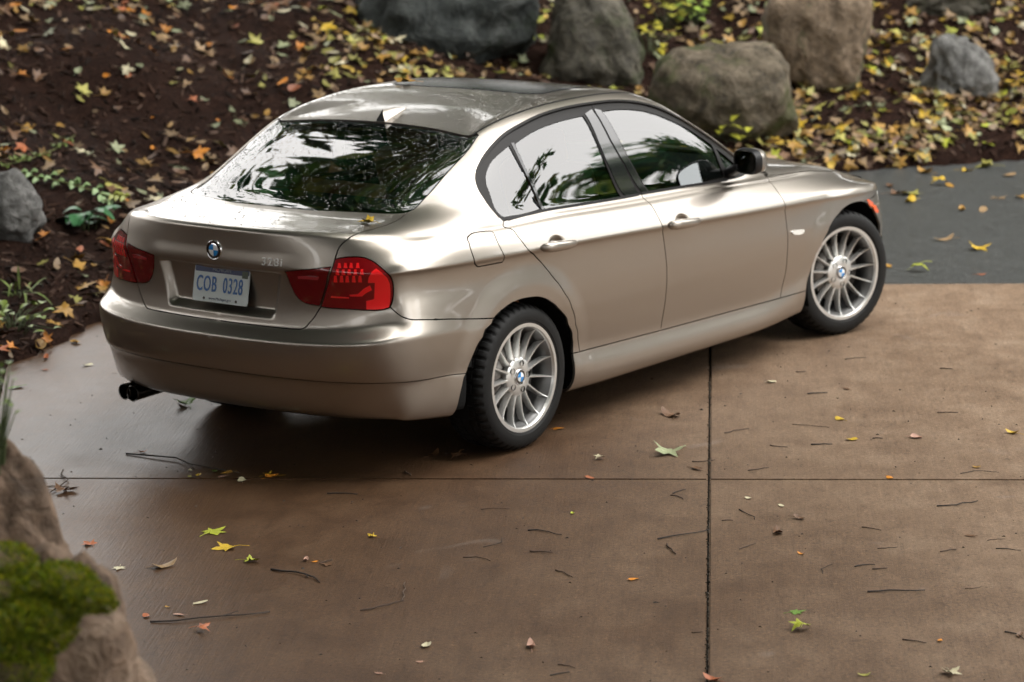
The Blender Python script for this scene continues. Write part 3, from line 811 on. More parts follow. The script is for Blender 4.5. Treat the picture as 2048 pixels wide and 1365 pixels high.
text_obj('plate_lettering', 'www.Michigan.gov', .0165, MPL@Matrix.Translation((0, -.0605, .0008)), M_PLATEDARK, plate, depth=.0003)
for sx in (-.089, .089):
    bm = bmesh.new(); bmesh.ops.create_cone(bm, cap_ends=True, segments=12, radius1=.006, radius2=.004, depth=.003)
    bm.transform(MPL@Matrix.Translation((sx, -.062, .002))); bm_obj('plate_screw', bm, M_STEEL, plate)

# generic loft through closed rings
def loft(name, rings, mat, parent, cap=True, smooth=True, angle=40, closed=True):
    bm = bmesh.new(); rows = [[bm.verts.new(tuple(map(float, p))) for p in r] for r in rings]
    n = len(rows[0])
    for a, b_ in zip(rows[:-1], rows[1:]):
        for k in range(n if closed else n-1):
            bm.faces.new((a[k], a[(k+1) % n], b_[(k+1) % n], b_[k]))
    if cap:
        bm.faces.new(rows[0][::-1]); bm.faces.new(rows[-1])
    bmesh.ops.recalc_face_normals(bm, faces=bm.faces)
    return bm_obj(name, bm, mat, parent, smooth, angle)
def ell(n, a, b_, p=2.0):
    out = []
    for k in range(n):
        t = 2*math.pi*k/n; c, s_ = math.cos(t), math.sin(t)
        out.append((a*math.copysign(abs(c)**(2/p), c), b_*math.copysign(abs(s_)**(2/p), s_)))
    return out
# door handles
for (hx, hz), doors in (((.205, .866), rd), ((1.170, .817), fd)):
    for k, sg in enumerate((-1, 1)):
        P, N = sv3(sd((hx-.11, hz))[0]); P2, _ = sv3(sd((hx+.10, hz-.004))[0])
        y0 = min(P[1], P2[1])
        rings = []
        for t, hh, dd, oy in ((0, .008, .006, .012), (.03, .015, .012, .020), (.12, .0175, .014, .032), (.35, .0170, .013, .040), (.6, .0160, .0125, .041), (.82, .0125, .011, .034), (.95, .008, .008, .022), (1, .003, .003, .014)):
            x = hx-.125+.255*t; z = hz+.000-.012*t
            yb = y0-oy
            rings.append([(x, (yb+q[0])*(1 if sg < 0 else -1), z+q[1]) for q in ell(14, dd*1.1, hh*1.22, 2.4)])
        loft('door_handle', rings, M_PAINT, doors[k])
# side mirrors
for k, sg in enumerate((1, -1)):
    rings = []
    for x, sc, dy, dz in ((1.688, .93, 0, 0), (1.694, 1.0, 0, 0), (1.725, 1.03, .0, 0), (1.765, .97, .004, -.002), (1.80, .80, .012, -.006), (1.822, .52, .02, -.010), (1.832, .2, .024, -.012)):
        rings.append([(x-.012*(x < 1.70)+(.060 if x < 1.70 else .040)*(p[0]+.09)/.18, sg*(-.918+dy+p[0]*sc), 1.018+dz+p[1]*sc) for p in ell(28, .082, .058, 3.0)])
    housing = loft('side_mirror', rings, M_PAINT, CAR)
    rim_ = []
    for x, sc in ((1.722, 1.045), (1.684, 1.02), (1.676, .97), (1.680, .90), (1.692, .86)):
        rim_.append([(x+.060*(p[0]+.09)/.18-.012, sg*(-.918+p[0]*sc), 1.018+p[1]*sc) for p in ell(28, .082, .058, 3.0)])
    loft('mirror_surround', rim_, M_BLACK, housing)
    gl = [(1.6815-.012+.060*(p[0]+.09)/.18, sg*(-.918+p[0]), 1.018+p[1]) for p in ell(28, .082*.86, .058*.86, 3.0)]
    bm = bmesh.new(); f = bm.faces.new([bm.verts.new(p) for p in gl]); bmesh.ops.recalc_face_normals(bm, faces=[f]); 
    if f.normal.x > 0: f.normal_flip()
    bm_obj('mirror_glass', bm, M_MIRROR, housing)
    foot = []
    for t in np.linspace(0, 1, 6):
        c = np.array([1.80, -.775, .945])*(1-t)+np.array([1.745, -.86, .985])*t
        foot.append([(c[0]+q[0]*(1-.15*t), sg*(c[1]), c[2]+q[1]) for q in ell(14, .065-.025*t, .030-.006*t, 2.6)])
    loft('mirror_foot', foot, M_BLACK, housing)
# shark-fin aerial
X_FIN = float(sv3(px((752, 230))[0])[0][0])
def fin_ring(t, hs=1.0):
    h = (.050*(1-t)**.8+.001)*hs; w = .024*(1-.8*t**1.3)*hs
    xb = X_FIN+.19*t
    zr = float(sv3(tp((xb, .002))[0])[0][2])-.002
    q = []
    for k in np.linspace(0, 1, 9):                          # right foot up to the crest, then down the left side
        q.append((k, -w*((1-k)**2*.8+.2*(1-k))-.0022*(1-t), h*k**.75))
    pts = [(xb+.018*(1-t)*k, y, zr+z) for k, y, z in q]+[(xb+.018*(1-t)*k, -y, zr+z) for k, y, z in q[::-1]]
    return pts
rings = [fin_ring(t) for t in np.linspace(0, 1, 14)]
fin = loft('roof_aerial', rings, M_PAINT, roof, angle=40)
cap = [(p[0]-.0012, p[1]*.97, p[2]) for p in rings[0]]
bm = bmesh.new(); vs = [bm.verts.new(p) for p in cap]; m_ = len(vs)//2
for k in range(m_-1): bm.faces.new((vs[k], vs[k+1], vs[-2-k], vs[-1-k]))
bm_obj('aerial_back', bm, M_BLACK, roof, False)
# sunroof: dark glass panel laid into the roof
def roof_patch(name, x0, x1, w, off, mat, parent, r=.06, nx=14, ny=20):
    V, F, NN = [], [], []
    for i in range(nx+1):
        for j in range(ny+1):
            x = x0+(x1-x0)*i/nx; y = -w+2*w*j/ny
            ex = min(x-x0, x1-x)
            if ex < r: 
                lim = w-(r-math.sqrt(max(0, r*r-(r-ex)**2)))
                y = y*lim/w
            P, N = sv3(tp((x, max(abs(y), .002)))[0], off)
            sg = -1 if y > 0 else 1
            V.append((P[0], y, P[2])); NN.append((N[0], N[1]*sg, N[2]))
    for i in range(nx):
        for j in range(ny):
            a = i*(ny+1)+j; F.append((a, a+ny+1, a+ny+2, a+1))
    return mesh_np(name, V, F, mat, parent, True, NN)
roof_patch('sunroof_seal', .735, 1.215, .435, .0008, M_BLACK, roof)
roof_patch('sunroof', .745, 1.205, .425, .0018, pbr('wet_roof_glass', (.01, .012, .012), .22, spec=.4), roof)
# exhaust
for pxy in ((251, 783), (267, 787)):
    c = on_plane(np.array(pxy, float), 0, -.855)
    rings = []
    for x, r in ((-.65, .030), (-.850, .034), (-.861, .036), (-.863, .034), (-.861, .031), (-.81, .029)):
        rings.append([(x, c[1]+r*math.cos(a), c[2]+.0+r*math.sin(a)) for a in np.linspace(0, 2*math.pi, 24, endpoint=False)])
    loft('exhaust_tip', rings, M_STEEL, CAR)
silc = on_plane(np.array((300., 780.)), 0, -.75)
rings = [[(x,   .45+q[0]*s_, .34+q[1]*s_) for q in ell(20, .20, .085, 3)] for x, s_ in ((-.83, .7), (-.80, 1), (-.55, 1), (-.52, .7))]
loft('silencer', rings, M_DARK, CAR)
# rear window frit: dark band just under the glass
gp = clean(rg_out)
def band(name, poly, d, mat, parent, off):
    outer = resample(poly, .025); inner = shrink(outer, d)
    P = np.array(outer); Q = np.array(inner)
    Po = S(P[:, 0], P[:, 1])+Snorm(P[:, 0], P[:, 1])*off; Qo = S(Q[:, 0], Q[:, 1])+Snorm(Q[:, 0], Q[:, 1])*off
    V, F = [], []; n = len(P)
    for sg in (1, -1):
        b0 = len(V); V += list(Po*[1, sg, 1])+list(Qo*[1, sg, 1])
        for k in range(n):
            j = (k+1) % n
            if P[k, 0] < 1e-6 and P[j, 0] < 1e-6: continue
            q = [b0+k, b0+j, b0+n+j, b0+n+k]; F.append(q if sg > 0 else q[::-1])
    return mesh_np(name, V, F, mat, parent)
band('window_border', gp, .045, M_BLACK, rear_glass, -.008)
# drip rail seal along the roof edge
def strip_along(name, uvs, w, mat, parents, off):
    P = np.array(uvs); X = S(P[:, 0], P[:, 1]); N = Snorm(P[:, 0], P[:, 1])
    T_ = np.gradient(X, axis=0); B = np.cross(N, T_); B /= np.linalg.norm(B, axis=1, keepdims=True)
    for k, sg in enumerate((1, -1)):
        V = list((X+B*w/2+N*off)*[1, sg, 1])+list((X-B*w/2+N*off)*[1, sg, 1]); n = len(X)
        mesh_np(name, V, [(i, i+1, n+i+1, n+i) if sg < 0 else (i, n+i, n+i+1, i+1) for i in range(n-1)], mat, parents[k], True)
strip_along('window_moulding', c_dlo_up[2:]+c_dlo_upf[1:-3], .014, M_SATIN, side_frames, .0015)
strip_along('window_moulding', c_belt_r[1:-1], .012, M_SATIN, rd, .0015)
strip_along('window_moulding', c_belt_f[1:-8], .012, M_SATIN, fd, .0015)
strip_along('window_bar', C((1026, 285), (1042, 318), (1058, 352), (1074, 385), (1089, 418)), .017, M_GLOSSBLACK, rd, -.004)
strip_along('roof_seal', [(s, VT) for s in np.linspace(4.3, 18, 70)], .010, M_BLACK, side_frames, .0006)

# ------------------------------------------------------------------ wheels
def lathe(prof, N, axis_y=True, rfun=None):
    bm = bmesh.new(); rows = []
    for j, (r, y) in enumerate(prof):
        rows.append([bm.verts.new(((r+(rfun(j, k) if rfun else 0))*math.cos(2*math.pi*k/N), y, (r+(rfun(j, k) if rfun else 0))*math.sin(2*math.pi*k/N))) for k in range(N)])
    for a, b_ in zip(rows[:-1], rows[1:]):
        for k in range(N): bm.faces.new((a[k], b_[k], b_[(k+1) % N], a[(k+1) % N]))
    return bm
ty = [(.224, -.096), (.229, -.107), (.240, -.1135), (.243, -.1125), (.246, -.1155), (.262, -.1175), (.280, -.115), (.294, -.109), (.303, -.1015), (.309, -.092), (.3125, -.082),
      (.3140, -.070), (.3140, -.067), (.307, -.066), (.307, -.060), (.3145, -.059), (.315, -.026), (.308, -.025), (.308, -.018), (.315, -.017)]
ty = ty+[(r, -y) for r, y in ty[::-1]]
NT = 288
def tread(j, k):
    jj = min(j, len(ty)-1-j)
    if 8 <= jj <= 12: return -.0065*((k % 6) < 1.5)
    if 15 <= jj <= 16: return -.006*(((k+2) % 8) < 1.5)
    return 0
bm = lathe(ty, NT, rfun=tread); bmesh.ops.recalc_face_normals(bm, faces=bm.faces)
ME_TYRE = bm_obj('tyre', bm, M_RUBBER, None, True, 30)
# rim: lip, barrel, hub disc
rp = [(.222, -.094), (.2365, -.104), (.2385, -.1085), (.2365, -.1105), (.2200, -.1105), (.2165, -.107), (.2150, -.098), (.208, -.088), (.200, -.070), (.196, -.02), (.200, .07), (.212, .09), (.222, .094)]
bm = lathe(rp, 96)
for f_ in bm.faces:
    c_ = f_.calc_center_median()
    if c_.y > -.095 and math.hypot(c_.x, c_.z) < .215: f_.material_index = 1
hub = [(.0, -.081), (.030, -.081), (.040, -.0845), (.046, -.0845), (.062, -.0815), (.078, -.079), (.084, -.074), (.086, -.06), (.07, -.035), (.0, -.03)]
hb = lathe([(max(r, .0005), y) for r, y in hub], 60)
me = bpy.data.meshes.new('t'); hb.to_mesh(me); hb.free(); bm.from_mesh(me)
bmesh.ops.recalc_face_normals(bm, faces=bm.faces)
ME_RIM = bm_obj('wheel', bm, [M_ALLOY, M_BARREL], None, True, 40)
# one spoke, pointing along +Z
sp = [(.070, -.0790, .010, .027), (.085, -.0790, .0072, .022), (.120, -.0775, .0056, .016), (.160, -.0785, .0048, .0125), (.190, -.084, .0042, .011), (.206, -.0925, .0040, .010), (.2165, -.1000, .0040, .010)]
rings = []
for r, y, wf, wb in sp:
    d = .030 if r < .2 else .018
    rings.append([(-wf/2, y, r), (wf/2, y, r), (wf/2+.0012, y+.003, r), (wb/2, y+d, r), (-wb/2, y+d, r), (-wf/2-.0012, y+.003, r)])
ME_SPOKE = loft('spoke', rings, M_ALLOY, None, angle=50)
bm = bmesh.new()
for q, mi in (((0, -.079, .062), 0),):
    pass
bm = lathe([(.0005, -.0700), (.0085, -.0700), (.0090, -.0760), (.0130, -.0830), (.0130, -.0860)], 20)
ME_BOLT = bm_obj('wheel_bolt', bm, [M_BLACK], None, True, 40)
bm = lathe([(.05, -.045), (.145, -.045), (.145, -.025), (.05, -.025)], 48)
ME_DISC = bm_obj('brake_disc', bm, M_DISC, None, True, 40)
bm = lathe([(.197, .06), (.0005, .06)], 40)
ME_BACK = bm_obj('brake_shield', bm, M_DARK, None)
MCAP = Matrix(((1, 0, 0, 0), (0, 0, -1, -.0845), (0, 1, 0, 0), (0, 0, 0, 1)))
CAPO = emblem('hub_cap', .0335, MCAP, None)
PROTO = [ME_TYRE, ME_RIM, ME_SPOKE, ME_BOLT, ME_DISC, ME_BACK, CAPO]
for o in PROTO: COL.objects.unlink(o)
def part(src, parent, M=None, name=None):
    o = bpy.data.objects.new(name or src.name.split('.')[0], src.data); COL.objects.link(o); o.parent = parent
    if M is not None: o.matrix_local = M
    return o
STEER = math.radians(-15.5)
for (x, y, rz, spin) in ((0, -.757, 0, 4), (2.76, -.750, STEER, 14), (0, .757, math.pi, 50), (2.76, .750, math.pi+STEER, 33)):
    w = part(ME_RIM, CAR, Matrix.Translation((x, y, .314))@Matrix.Rotation(rz, 4, 'Z')@Matrix.Rotation(math.radians(spin), 4, 'Y'), 'wheel')
    part(ME_TYRE, w)
    for k in range(15): part(ME_SPOKE, w, Matrix.Rotation(2*math.pi*k/15, 4, 'Y'))
    for k in range(5):
        part(ME_BOLT, w, Matrix.Rotation(2*math.pi*k/5+.21, 4, 'Y')@Matrix.Translation((0, 0, .060)))
    part(ME_DISC, w); part(ME_BACK, w); part(CAPO, w)
# wheel housings, floor, inner shell that closes the seams
for ax in (0.0, 2.765):
    for sg in (1, -1):
        rings = []
        for y in (.845, .78, .5):
            rings.append([(ax+.375*math.cos(a)*1.02, -sg*y, .312+.372*math.sin(a)) for a in np.linspace(-.30, math.pi+.30, 30)])
        bm = bmesh.new(); rows = [[bm.verts.new(p) for p in r] for r in rings]
        for a, b_ in zip(rows[:-1], rows[1:]):
            for k in range(29): bm.faces.new((a[k], a[k+1], b_[k+1], b_[k]))
        bm.faces.new(rows[-1])
        bm_obj('wheel_housing', bm, M_DARK, CAR)
ok = (GV <= 17.6)
for ax in (0, 2.765):
    ok &= ~((np.hypot(GP[..., 0]-ax, GP[..., 2]-.312) < .385) & (GP[..., 1] < -.5))
SH = GP-GN*.022
step_s, step_v = 2, 2
V, F = [], []
for sg in (1, -1):
    b0 = len(V); V += list((SH*[1, sg, 1]).reshape(-1, 3))
    for i in range(0, _nv-step_v, step_v):
        for j in range(0, _ns-step_s, step_s):
            if ok[i, j] and ok[i+step_v, j] and ok[i, j+step_s] and ok[i+step_v, j+step_s]:
                q = [b0+i*_ns+j, b0+i*_ns+j+step_s, b0+(i+step_v)*_ns+j+step_s, b0+(i+step_v)*_ns+j]; F.append(q)
used = sorted({i for f in F for i in f}); mp = {u: k for k, u in enumerate(used)}
mesh_np('inner_shell', [V[i] for i in used], [[mp[i] for i in f] for f in F], M_DARK, CAR)
bm = bmesh.new(); bmesh.ops.create_cube(bm, size=1); bm.transform(Matrix.Translation((1.4, 0, .26))@Matrix.Diagonal((3.5, 1.1, .10, 1))); bm_obj('underbody', bm, M_DARK, CAR, False)
bm = bmesh.new(); bmesh.ops.create_cube(bm, size=1); bm.transform(Matrix.Translation((1.38, 0, .22))@Matrix.Diagonal((2.0, 1.62, .08, 1))); bm_obj('underbody', bm, M_DARK, CAR, False)
bm = bmesh.new(); bmesh.ops.create_cube(bm, size=1); bm.transform(Matrix.Translation((-.28, 0, .30))@Matrix.Diagonal((.85, 1.25, .10, 1))); bm_obj('underbody', bm, M_DARK, CAR, False)
# cabin
def rbox(name, c, d, mat, parent, r=.05, rot=(0, 0, 0), seg=3):
    bm = bmesh.new(); bmesh.ops.create_cube(bm, size=1); bm.transform(Matrix.Diagonal((*d, 1)))
    bmesh.ops.bevel(bm, geom=list(bm.edges), offset=r, segments=seg, profile=.6, affect='EDGES')
    from mathutils import Euler
    M = Euler(rot).to_matrix().to_4x4(); M.translation = Vector(c); bm.transform(M)
    return bm_obj(name, bm, mat, parent, True, 60)
for sg in (1, -1):
    st = rbox('front_seat', (.96, sg*.37, .80), (.13, .48, .62), M_SEAT, CAR, .055, (0, math.radians(-20), 0))
    rbox('seat_cushion', (1.22, sg*.37, .48), (.52, .48, .16), M_SEAT, st, .055)
    rbox('headrest', (.83, sg*.37, 1.17), (.09, .26, .17), M_SEAT, st, .04, (0, math.radians(-14), 0))
bs = rbox('rear_seat', (.04, 0, .82), (.14, 1.30, .56), M_SEAT, CAR, .055, (0, math.radians(-22), 0))
rbox('seat_cushion', (.32, 0, .52), (.52, 1.30, .16), M_SEAT, bs, .055)
for y in (-.36, .36): rbox('headrest', (-.10, y, 1.13), (.09, .26, .13), M_SEAT, bs, .04, (0, math.radians(-14), 0))
rbox('parcel_shelf', (-.34, 0, 1.035), (.50, 1.16, .03), M_CABIN, CAR, .01)
rbox('dashboard', (1.95, 0, .86), (.50, 1.36, .20), M_CABIN, CAR, .07)
rbox('cabin_floor', (.9, 0, .36), (2.6, 1.5, .06), M_CABIN, CAR, .02)
bm = bmesh.new(); M = Matrix.Translation((1.62, .37, .87))@Matrix.Rotation(math.radians(-68), 4, 'Y')
rings = []
for k in range(28):
    a = 2*math.pi*k/28
    rings.append([((.185+.014*math.cos(b_))*math.cos(a), (.185+.014*math.cos(b_))*math.sin(a), .014*math.sin(b_)) for b_ in np.linspace(0, 2*math.pi, 10, endpoint=False)])
rings.append(rings[0])
swh = loft('steering_wheel', rings, M_CABIN, CAR, cap=False); swh.data.transform(M)

# rain beads on the roof, the boot and the rear glass
def beads(name, parent, cand, n_, r0, r1, mat, seed):
    rng = np.random.default_rng(seed); V, F = [], []
    base = [(math.cos(a), math.sin(a), 0) for a in np.linspace(0, 2*math.pi, 7)[:-1]]
    while n_ > 0:
        s_ = rng.uniform(cand[0], cand[1], 400); v_ = rng.uniform(cand[2], cand[3], 400); P = S(s_, v_); N = Snorm(s_, v_)
        for p, n3 in zip(P, N):
            if n_ <= 0: break
            sg = 1 if rng.random() < .5 else -1
            p = p*[1, sg, 1]; n3 = n3*[1, sg, 1]; n_ -= 1
            r = rng.uniform(r0, r1)*(1 if rng.random() > .08 else 1.7)
            t = np.cross(n3, [0, 1, .01]); t /= np.linalg.norm(t); b2 = np.cross(n3, t); b0 = len(V)
            el_ = rng.uniform(1, 1.5)
            for (x, y, z) in base: V.append(p+t*x*r*el_+b2*y*r+n3*.0006)
            for (x, y, z) in base: V.append(p+t*x*r*.6*el_+b2*y*r*.6+n3*(.0006+r*.42))
            V.append(p+n3*(.0006+r*.55))
            for k in range(6):
                j = (k+1) % 6; F += [(b0+k, b0+j, b0+6+j, b0+6+k), (b0+6+k, b0+6+j, b0+12)]
    o = mesh_np(name, V, F, mat, parent, True); o['kind'] = 'stuff'
    return o
M_BEAD = bpy.data.materials.new('water_bead'); M_BEAD.use_nodes = True
n, l = M_BEAD.node_tree.nodes, M_BEAD.node_tree.links; n.clear()
g = n.new('ShaderNodeBsdfGlossy'); g.inputs['Roughness'].default_value = .02; t = n.new('ShaderNodeBsdfTransparent'); fr = n.new('ShaderNodeFresnel'); fr.inputs['IOR'].default_value = 1.6
mx = n.new('ShaderNodeMixShader'); o_ = n.new('ShaderNodeOutputMaterial'); l.new(fr.outputs[0], mx.inputs[0]); l.new(t.outputs[0], mx.inputs[1]); l.new(g.outputs[0], mx.inputs[2]); l.new(mx.outputs[0], o_.inputs[0])
beads('rain_beads', roof, (0, 12, VT+.1, VMAX), 2600, .0015, .0034, M_BEAD, 1)
beads('rain_beads', boot, (0, 3.6, 14.9, 17.8), 1500, .0013, .0030, M_BEAD, 2)
beads('rain_beads', rear_glass, (0, 4.0, 18.2, 21.8), 2600, .0014, .0032, M_BEAD, 3)
# ------------------------------------------------------------------ the site
from mathutils import noise as mnoise
PHI = math.radians(31.6)
EA = np.array([math.cos(PHI), math.sin(PHI)]); EB = np.array([math.sin(PHI), -math.cos(PHI)])
J0 = np.array([-.013, -1.799]); A_END = 4.165
EA1 = np.array([math.cos(math.radians(32.4)), math.sin(math.radians(32.4))]); EB1 = np.array([math.sin(math.radians(31.25)), -math.cos(math.radians(31.25))])
def site(a, b_, z=0.0): q = J0+EA1*a+EB1*b_; return (q[0], q[1], z)
TOE = np.array([(-14, -20), (-10.5, -14), (-6.0, -7.4), (-4.15, -3.6), (-3.3, -1.75), (-2.3, .1), (-1.2, 1.25), (-.5, 1.83), (0, 2.26), (.6, 2.46), (1.1, 2.66), (3, 2.9), (5, 2.75), (6.6, 2.3), (7.5, 1.72), (8.4, 1.0), (10, -.25), (13, -3), (20, -10), (45, -33)], float)
def toe_dist(x, y):
    x = np.asarray(x, float); y = np.asarray(y, float)
    best = np.full(x.shape, 1e9); sg = np.ones(x.shape)
    for p, q in zip(TOE[:-1], TOE[1:]):
        dx, dy = q-p; L = dx*dx+dy*dy
        t = np.clip(((x-p[0])*dx+(y-p[1])*dy)/L, 0, 1)
        d = np.hypot(x-(p[0]+t*dx), y-(p[1]+t*dy)); s_ = np.sign(dx*(y-p[1])-dy*(x-p[0]))
        m = d < best-1e-9
        best = np.where(m, d, best); sg = np.where(m, s_, sg)
    return best*sg
def vnoise(x, y, seed=0.0):                      # smooth value noise, vectorised
    x = np.asarray(x, float)+seed*17.3; y = np.asarray(y, float)-seed*9.1
    xi, yi = np.floor(x), np.floor(y); fx, fy = x-xi, y-yi
    fx = fx*fx*(3-2*fx); fy = fy*fy*(3-2*fy)
    h = lambda a, c: np.mod(np.sin(a*127.1+c*311.7+seed*5.3)*43758.5453, 1.0)
    return (h(xi, yi)*(1-fx)+h(xi+1, yi)*fx)*(1-fy)+(h(xi, yi+1)*(1-fx)+h(xi+1, yi+1)*fx)*fy
def terrain(x, y):
    d = toe_dist(x, y)
    dd = np.maximum(d, 0)
    h = .05*(1-np.exp(-dd/.10))+.30*dd*(1-.5*np.exp(-dd/.8))
    h = np.where(dd > 9, 2.75+ (1-np.exp(-(dd-9)/6))*1.2, h)
    bumps = (vnoise(x*1.1, y*1.1, 1)-.5)*.22+(vnoise(x*3.3, y*3.3, 2)-.5)*.08+(vnoise(x*9, y*9, 3)-.5)*.035+(vnoise(x*22, y*22, 4)-.5)*.02
    h = h+bumps*sstep(.0, .9, d)+.012*(vnoise(x*12, y*12, 5))*sstep(0, .1, d)
    h = h+.50*np.exp(-((x+4.95)**2+(y+2.45)**2)/.70**2)*sstep(0, .22, d)          # hump under the two foreground stones
    return np.where(d > 0, h+.006, -.10-.25*sstep(0, 1.5, -d)*0)
def slope_at(pxy):
    v = ray(np.array(pxy, float)); t = np.linspace(4, 60, 1400)
    P = CAM_P+t[:, None]*v
    k = np.argmax(P[:, 2] < np.maximum(terrain(P[:, 0], P[:, 1]), 0))
    return P[k] if k > 0 else P[-1]
# materials of the ground
def mat_concrete():
    m = pbr('concrete', (.2, .16, .13), .5); n, l, b = nodes_of(m)
    tc = n.new('ShaderNodeTexCoord'); O = tc.outputs['Object']
    big = tex_noise(n, l, .55, 5, .6, O, .4); mid = tex_noise(n, l, 4.5, 6, .65, O, .3); fine = tex_noise(n, l, 62, 5, .8, O); spk = tex_noise(n, l, 20, 6, .75, O, .5)
    mp = n.new('ShaderNodeMapping'); mp.inputs['Scale'].default_value = (1.2, 9, 1); l.new(O, mp.inputs[0])
    brush = tex_noise(n, l, 2.2, 6, .65, mp.outputs[0], .2)
    mp2 = n.new('ShaderNodeMapping'); mp2.inputs['Scale'].default_value = (5, 110, 1); l.new(O, mp2.inputs[0])
    broom = tex_noise(n, l, 1.0, 3, .6, mp2.outputs[0], .1)
    c1 = ramp(n, l, mid.outputs[0], [(.28, (.138, .090, .057)), (.5, (.190, .129, .084)), (.72, (.238, .172, .118))])
    c2 = ramp(n, l, brush.outputs[0], [(.3, (.78, .76, .75)), (.5, (1, 1, 1)), (.72, (1.10, 1.09, 1.08))])
    mul = n.new('ShaderNodeMix'); mul.data_type = 'RGBA'; mul.blend_type = 'MULTIPLY'; mul.inputs[0].default_value = .75
    l.new(c1.outputs[0], mul.inputs[6]); l.new(c2.outputs[0], mul.inputs[7])
    c3 = ramp(n, l, fine.outputs[0], [(.30, (.30, .29, .28)), (.47, (1, 1, 1)), (.58, (1.15, 1.13, 1.1)), (.70, (2.3, 2.25, 2.15))])
    mul2 = n.new('ShaderNodeMix'); mul2.data_type = 'RGBA'; mul2.blend_type = 'MULTIPLY'; mul2.inputs[0].default_value = .85
    l.new(mul.outputs[2], mul2.inputs[6]); l.new(c3.outputs[0], mul2.inputs[7])
    c4 = ramp(n, l, spk.outputs[0], [(.30, (.40, .37, .35)), (.45, (1, 1, 1)), (.60, (1.05, 1.05, 1.05)), (.72, (1.5, 1.47, 1.42))])
    mul3 = n.new('ShaderNodeMix'); mul3.data_type = 'RGBA'; mul3.blend_type = 'MULTIPLY'; mul3.inputs[0].default_value = .6
    l.new(mul2.outputs[2], mul3.inputs[6]); l.new(c4.outputs[0], mul3.inputs[7]); mul2 = mul3
    # wetness: spreads over the side next to the bank, patchy edge
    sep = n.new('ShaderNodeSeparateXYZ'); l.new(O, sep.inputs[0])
    w = n.new('ShaderNodeMath'); w.operation = 'MULTIPLY_ADD'; w.inputs[1].default_value = -.55; w.inputs[2].default_value = -.62
    l.new(sep.outputs['Y'], w.inputs[0])                       # object y = distance b from the long joint
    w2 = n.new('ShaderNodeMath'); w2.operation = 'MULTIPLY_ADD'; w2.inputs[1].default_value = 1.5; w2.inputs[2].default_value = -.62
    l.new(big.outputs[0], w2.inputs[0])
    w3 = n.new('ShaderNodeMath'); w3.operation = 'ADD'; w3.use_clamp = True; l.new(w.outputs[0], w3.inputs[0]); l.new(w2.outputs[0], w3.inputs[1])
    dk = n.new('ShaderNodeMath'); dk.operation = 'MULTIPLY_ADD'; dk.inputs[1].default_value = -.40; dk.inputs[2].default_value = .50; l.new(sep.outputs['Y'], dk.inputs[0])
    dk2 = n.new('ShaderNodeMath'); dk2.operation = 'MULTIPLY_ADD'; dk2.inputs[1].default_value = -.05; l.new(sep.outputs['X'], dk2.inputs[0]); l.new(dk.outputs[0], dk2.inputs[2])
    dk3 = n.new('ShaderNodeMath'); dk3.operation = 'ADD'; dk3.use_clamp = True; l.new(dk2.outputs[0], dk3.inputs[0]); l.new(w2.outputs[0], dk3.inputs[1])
    dark = n.new('ShaderNodeMix'); dark.data_type = 'RGBA'; dark.blend_type = 'MULTIPLY'; dark.inputs[7].default_value = (.350, .270, .200, 1)  # wet darkening, its tint deepened to strengthen the shadow behind the car
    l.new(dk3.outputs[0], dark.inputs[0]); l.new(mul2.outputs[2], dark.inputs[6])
    # pale dried spots
    vo = tex_noise(n, l, 2.6, 2, .5, O, .8)
    sp = ramp(n, l, vo.outputs[0], [(.69, (0, 0, 0)), (.78, (.30, .30, .30))])
    sm = n.new('ShaderNodeMix'); sm.data_type = 'RGBA'; l.new(sp.outputs[0], sm.inputs[0]); l.new(dark.outputs[2], sm.inputs[6]); sm.inputs[7].default_value = (.21, .18, .16, 1)
    l.new(sm.outputs[2], b.inputs['Base Color'])
    rr_ = n.new('ShaderNodeMapRange'); rr_.inputs[3].default_value = .52; rr_.inputs[4].default_value = .25
    l.new(w3.outputs[0], rr_.inputs[0])
    ra = n.new('ShaderNodeMath'); ra.operation = 'MULTIPLY_ADD'; ra.inputs[1].default_value = .16
    l.new(mid.outputs[0], ra.inputs[0]); l.new(rr_.outputs[0], ra.inputs[2])
    l.new(ra.outputs[0], b.inputs['Roughness']); b.inputs['Specular IOR Level'].default_value = .30
    ad = n.new('ShaderNodeMath'); ad.operation = 'ADD'; l.new(broom.outputs[0], ad.inputs[0]); l.new(fine.outputs[0], ad.inputs[1])
    bump(n, l, ad.outputs[0], .45, .003, b.inputs['Normal'])
    return m
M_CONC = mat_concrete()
def mat_asphalt():
    m = pbr('asphalt', (.05, .05, .05), .5); n, l, b = nodes_of(m)
    tc = n.new('ShaderNodeTexCoord'); O = tc.outputs['Object']
    f = tex_noise(n, l, 70, 5, .8, O); g = tex_noise(n, l, 6, 6, .7, O)
    c = ramp(n, l, f.outputs[0], [(.3, (.012, .013, .013)), (.5, (.046, .049, .048)), (.72, (.15, .155, .15))])
    mx = n.new('ShaderNodeMix'); mx.data_type = 'RGBA'; mx.blend_type = 'MULTIPLY'; mx.inputs[0].default_value = .6
    c2 = ramp(n, l, g.outputs[0], [(.3, (.6, .6, .6)), (.7, (1.2, 1.2, 1.2))])
    l.new(c.outputs[0], mx.inputs[6]); l.new(c2.outputs[0], mx.inputs[7]); l.new(mx.outputs[2], b.inputs['Base Color'])
    b.inputs['Roughness'].default_value = .42
    bump(n, l, f.outputs[0], .6, .004, b.inputs['Normal'])
    return m
M_ASPH = mat_asphalt()
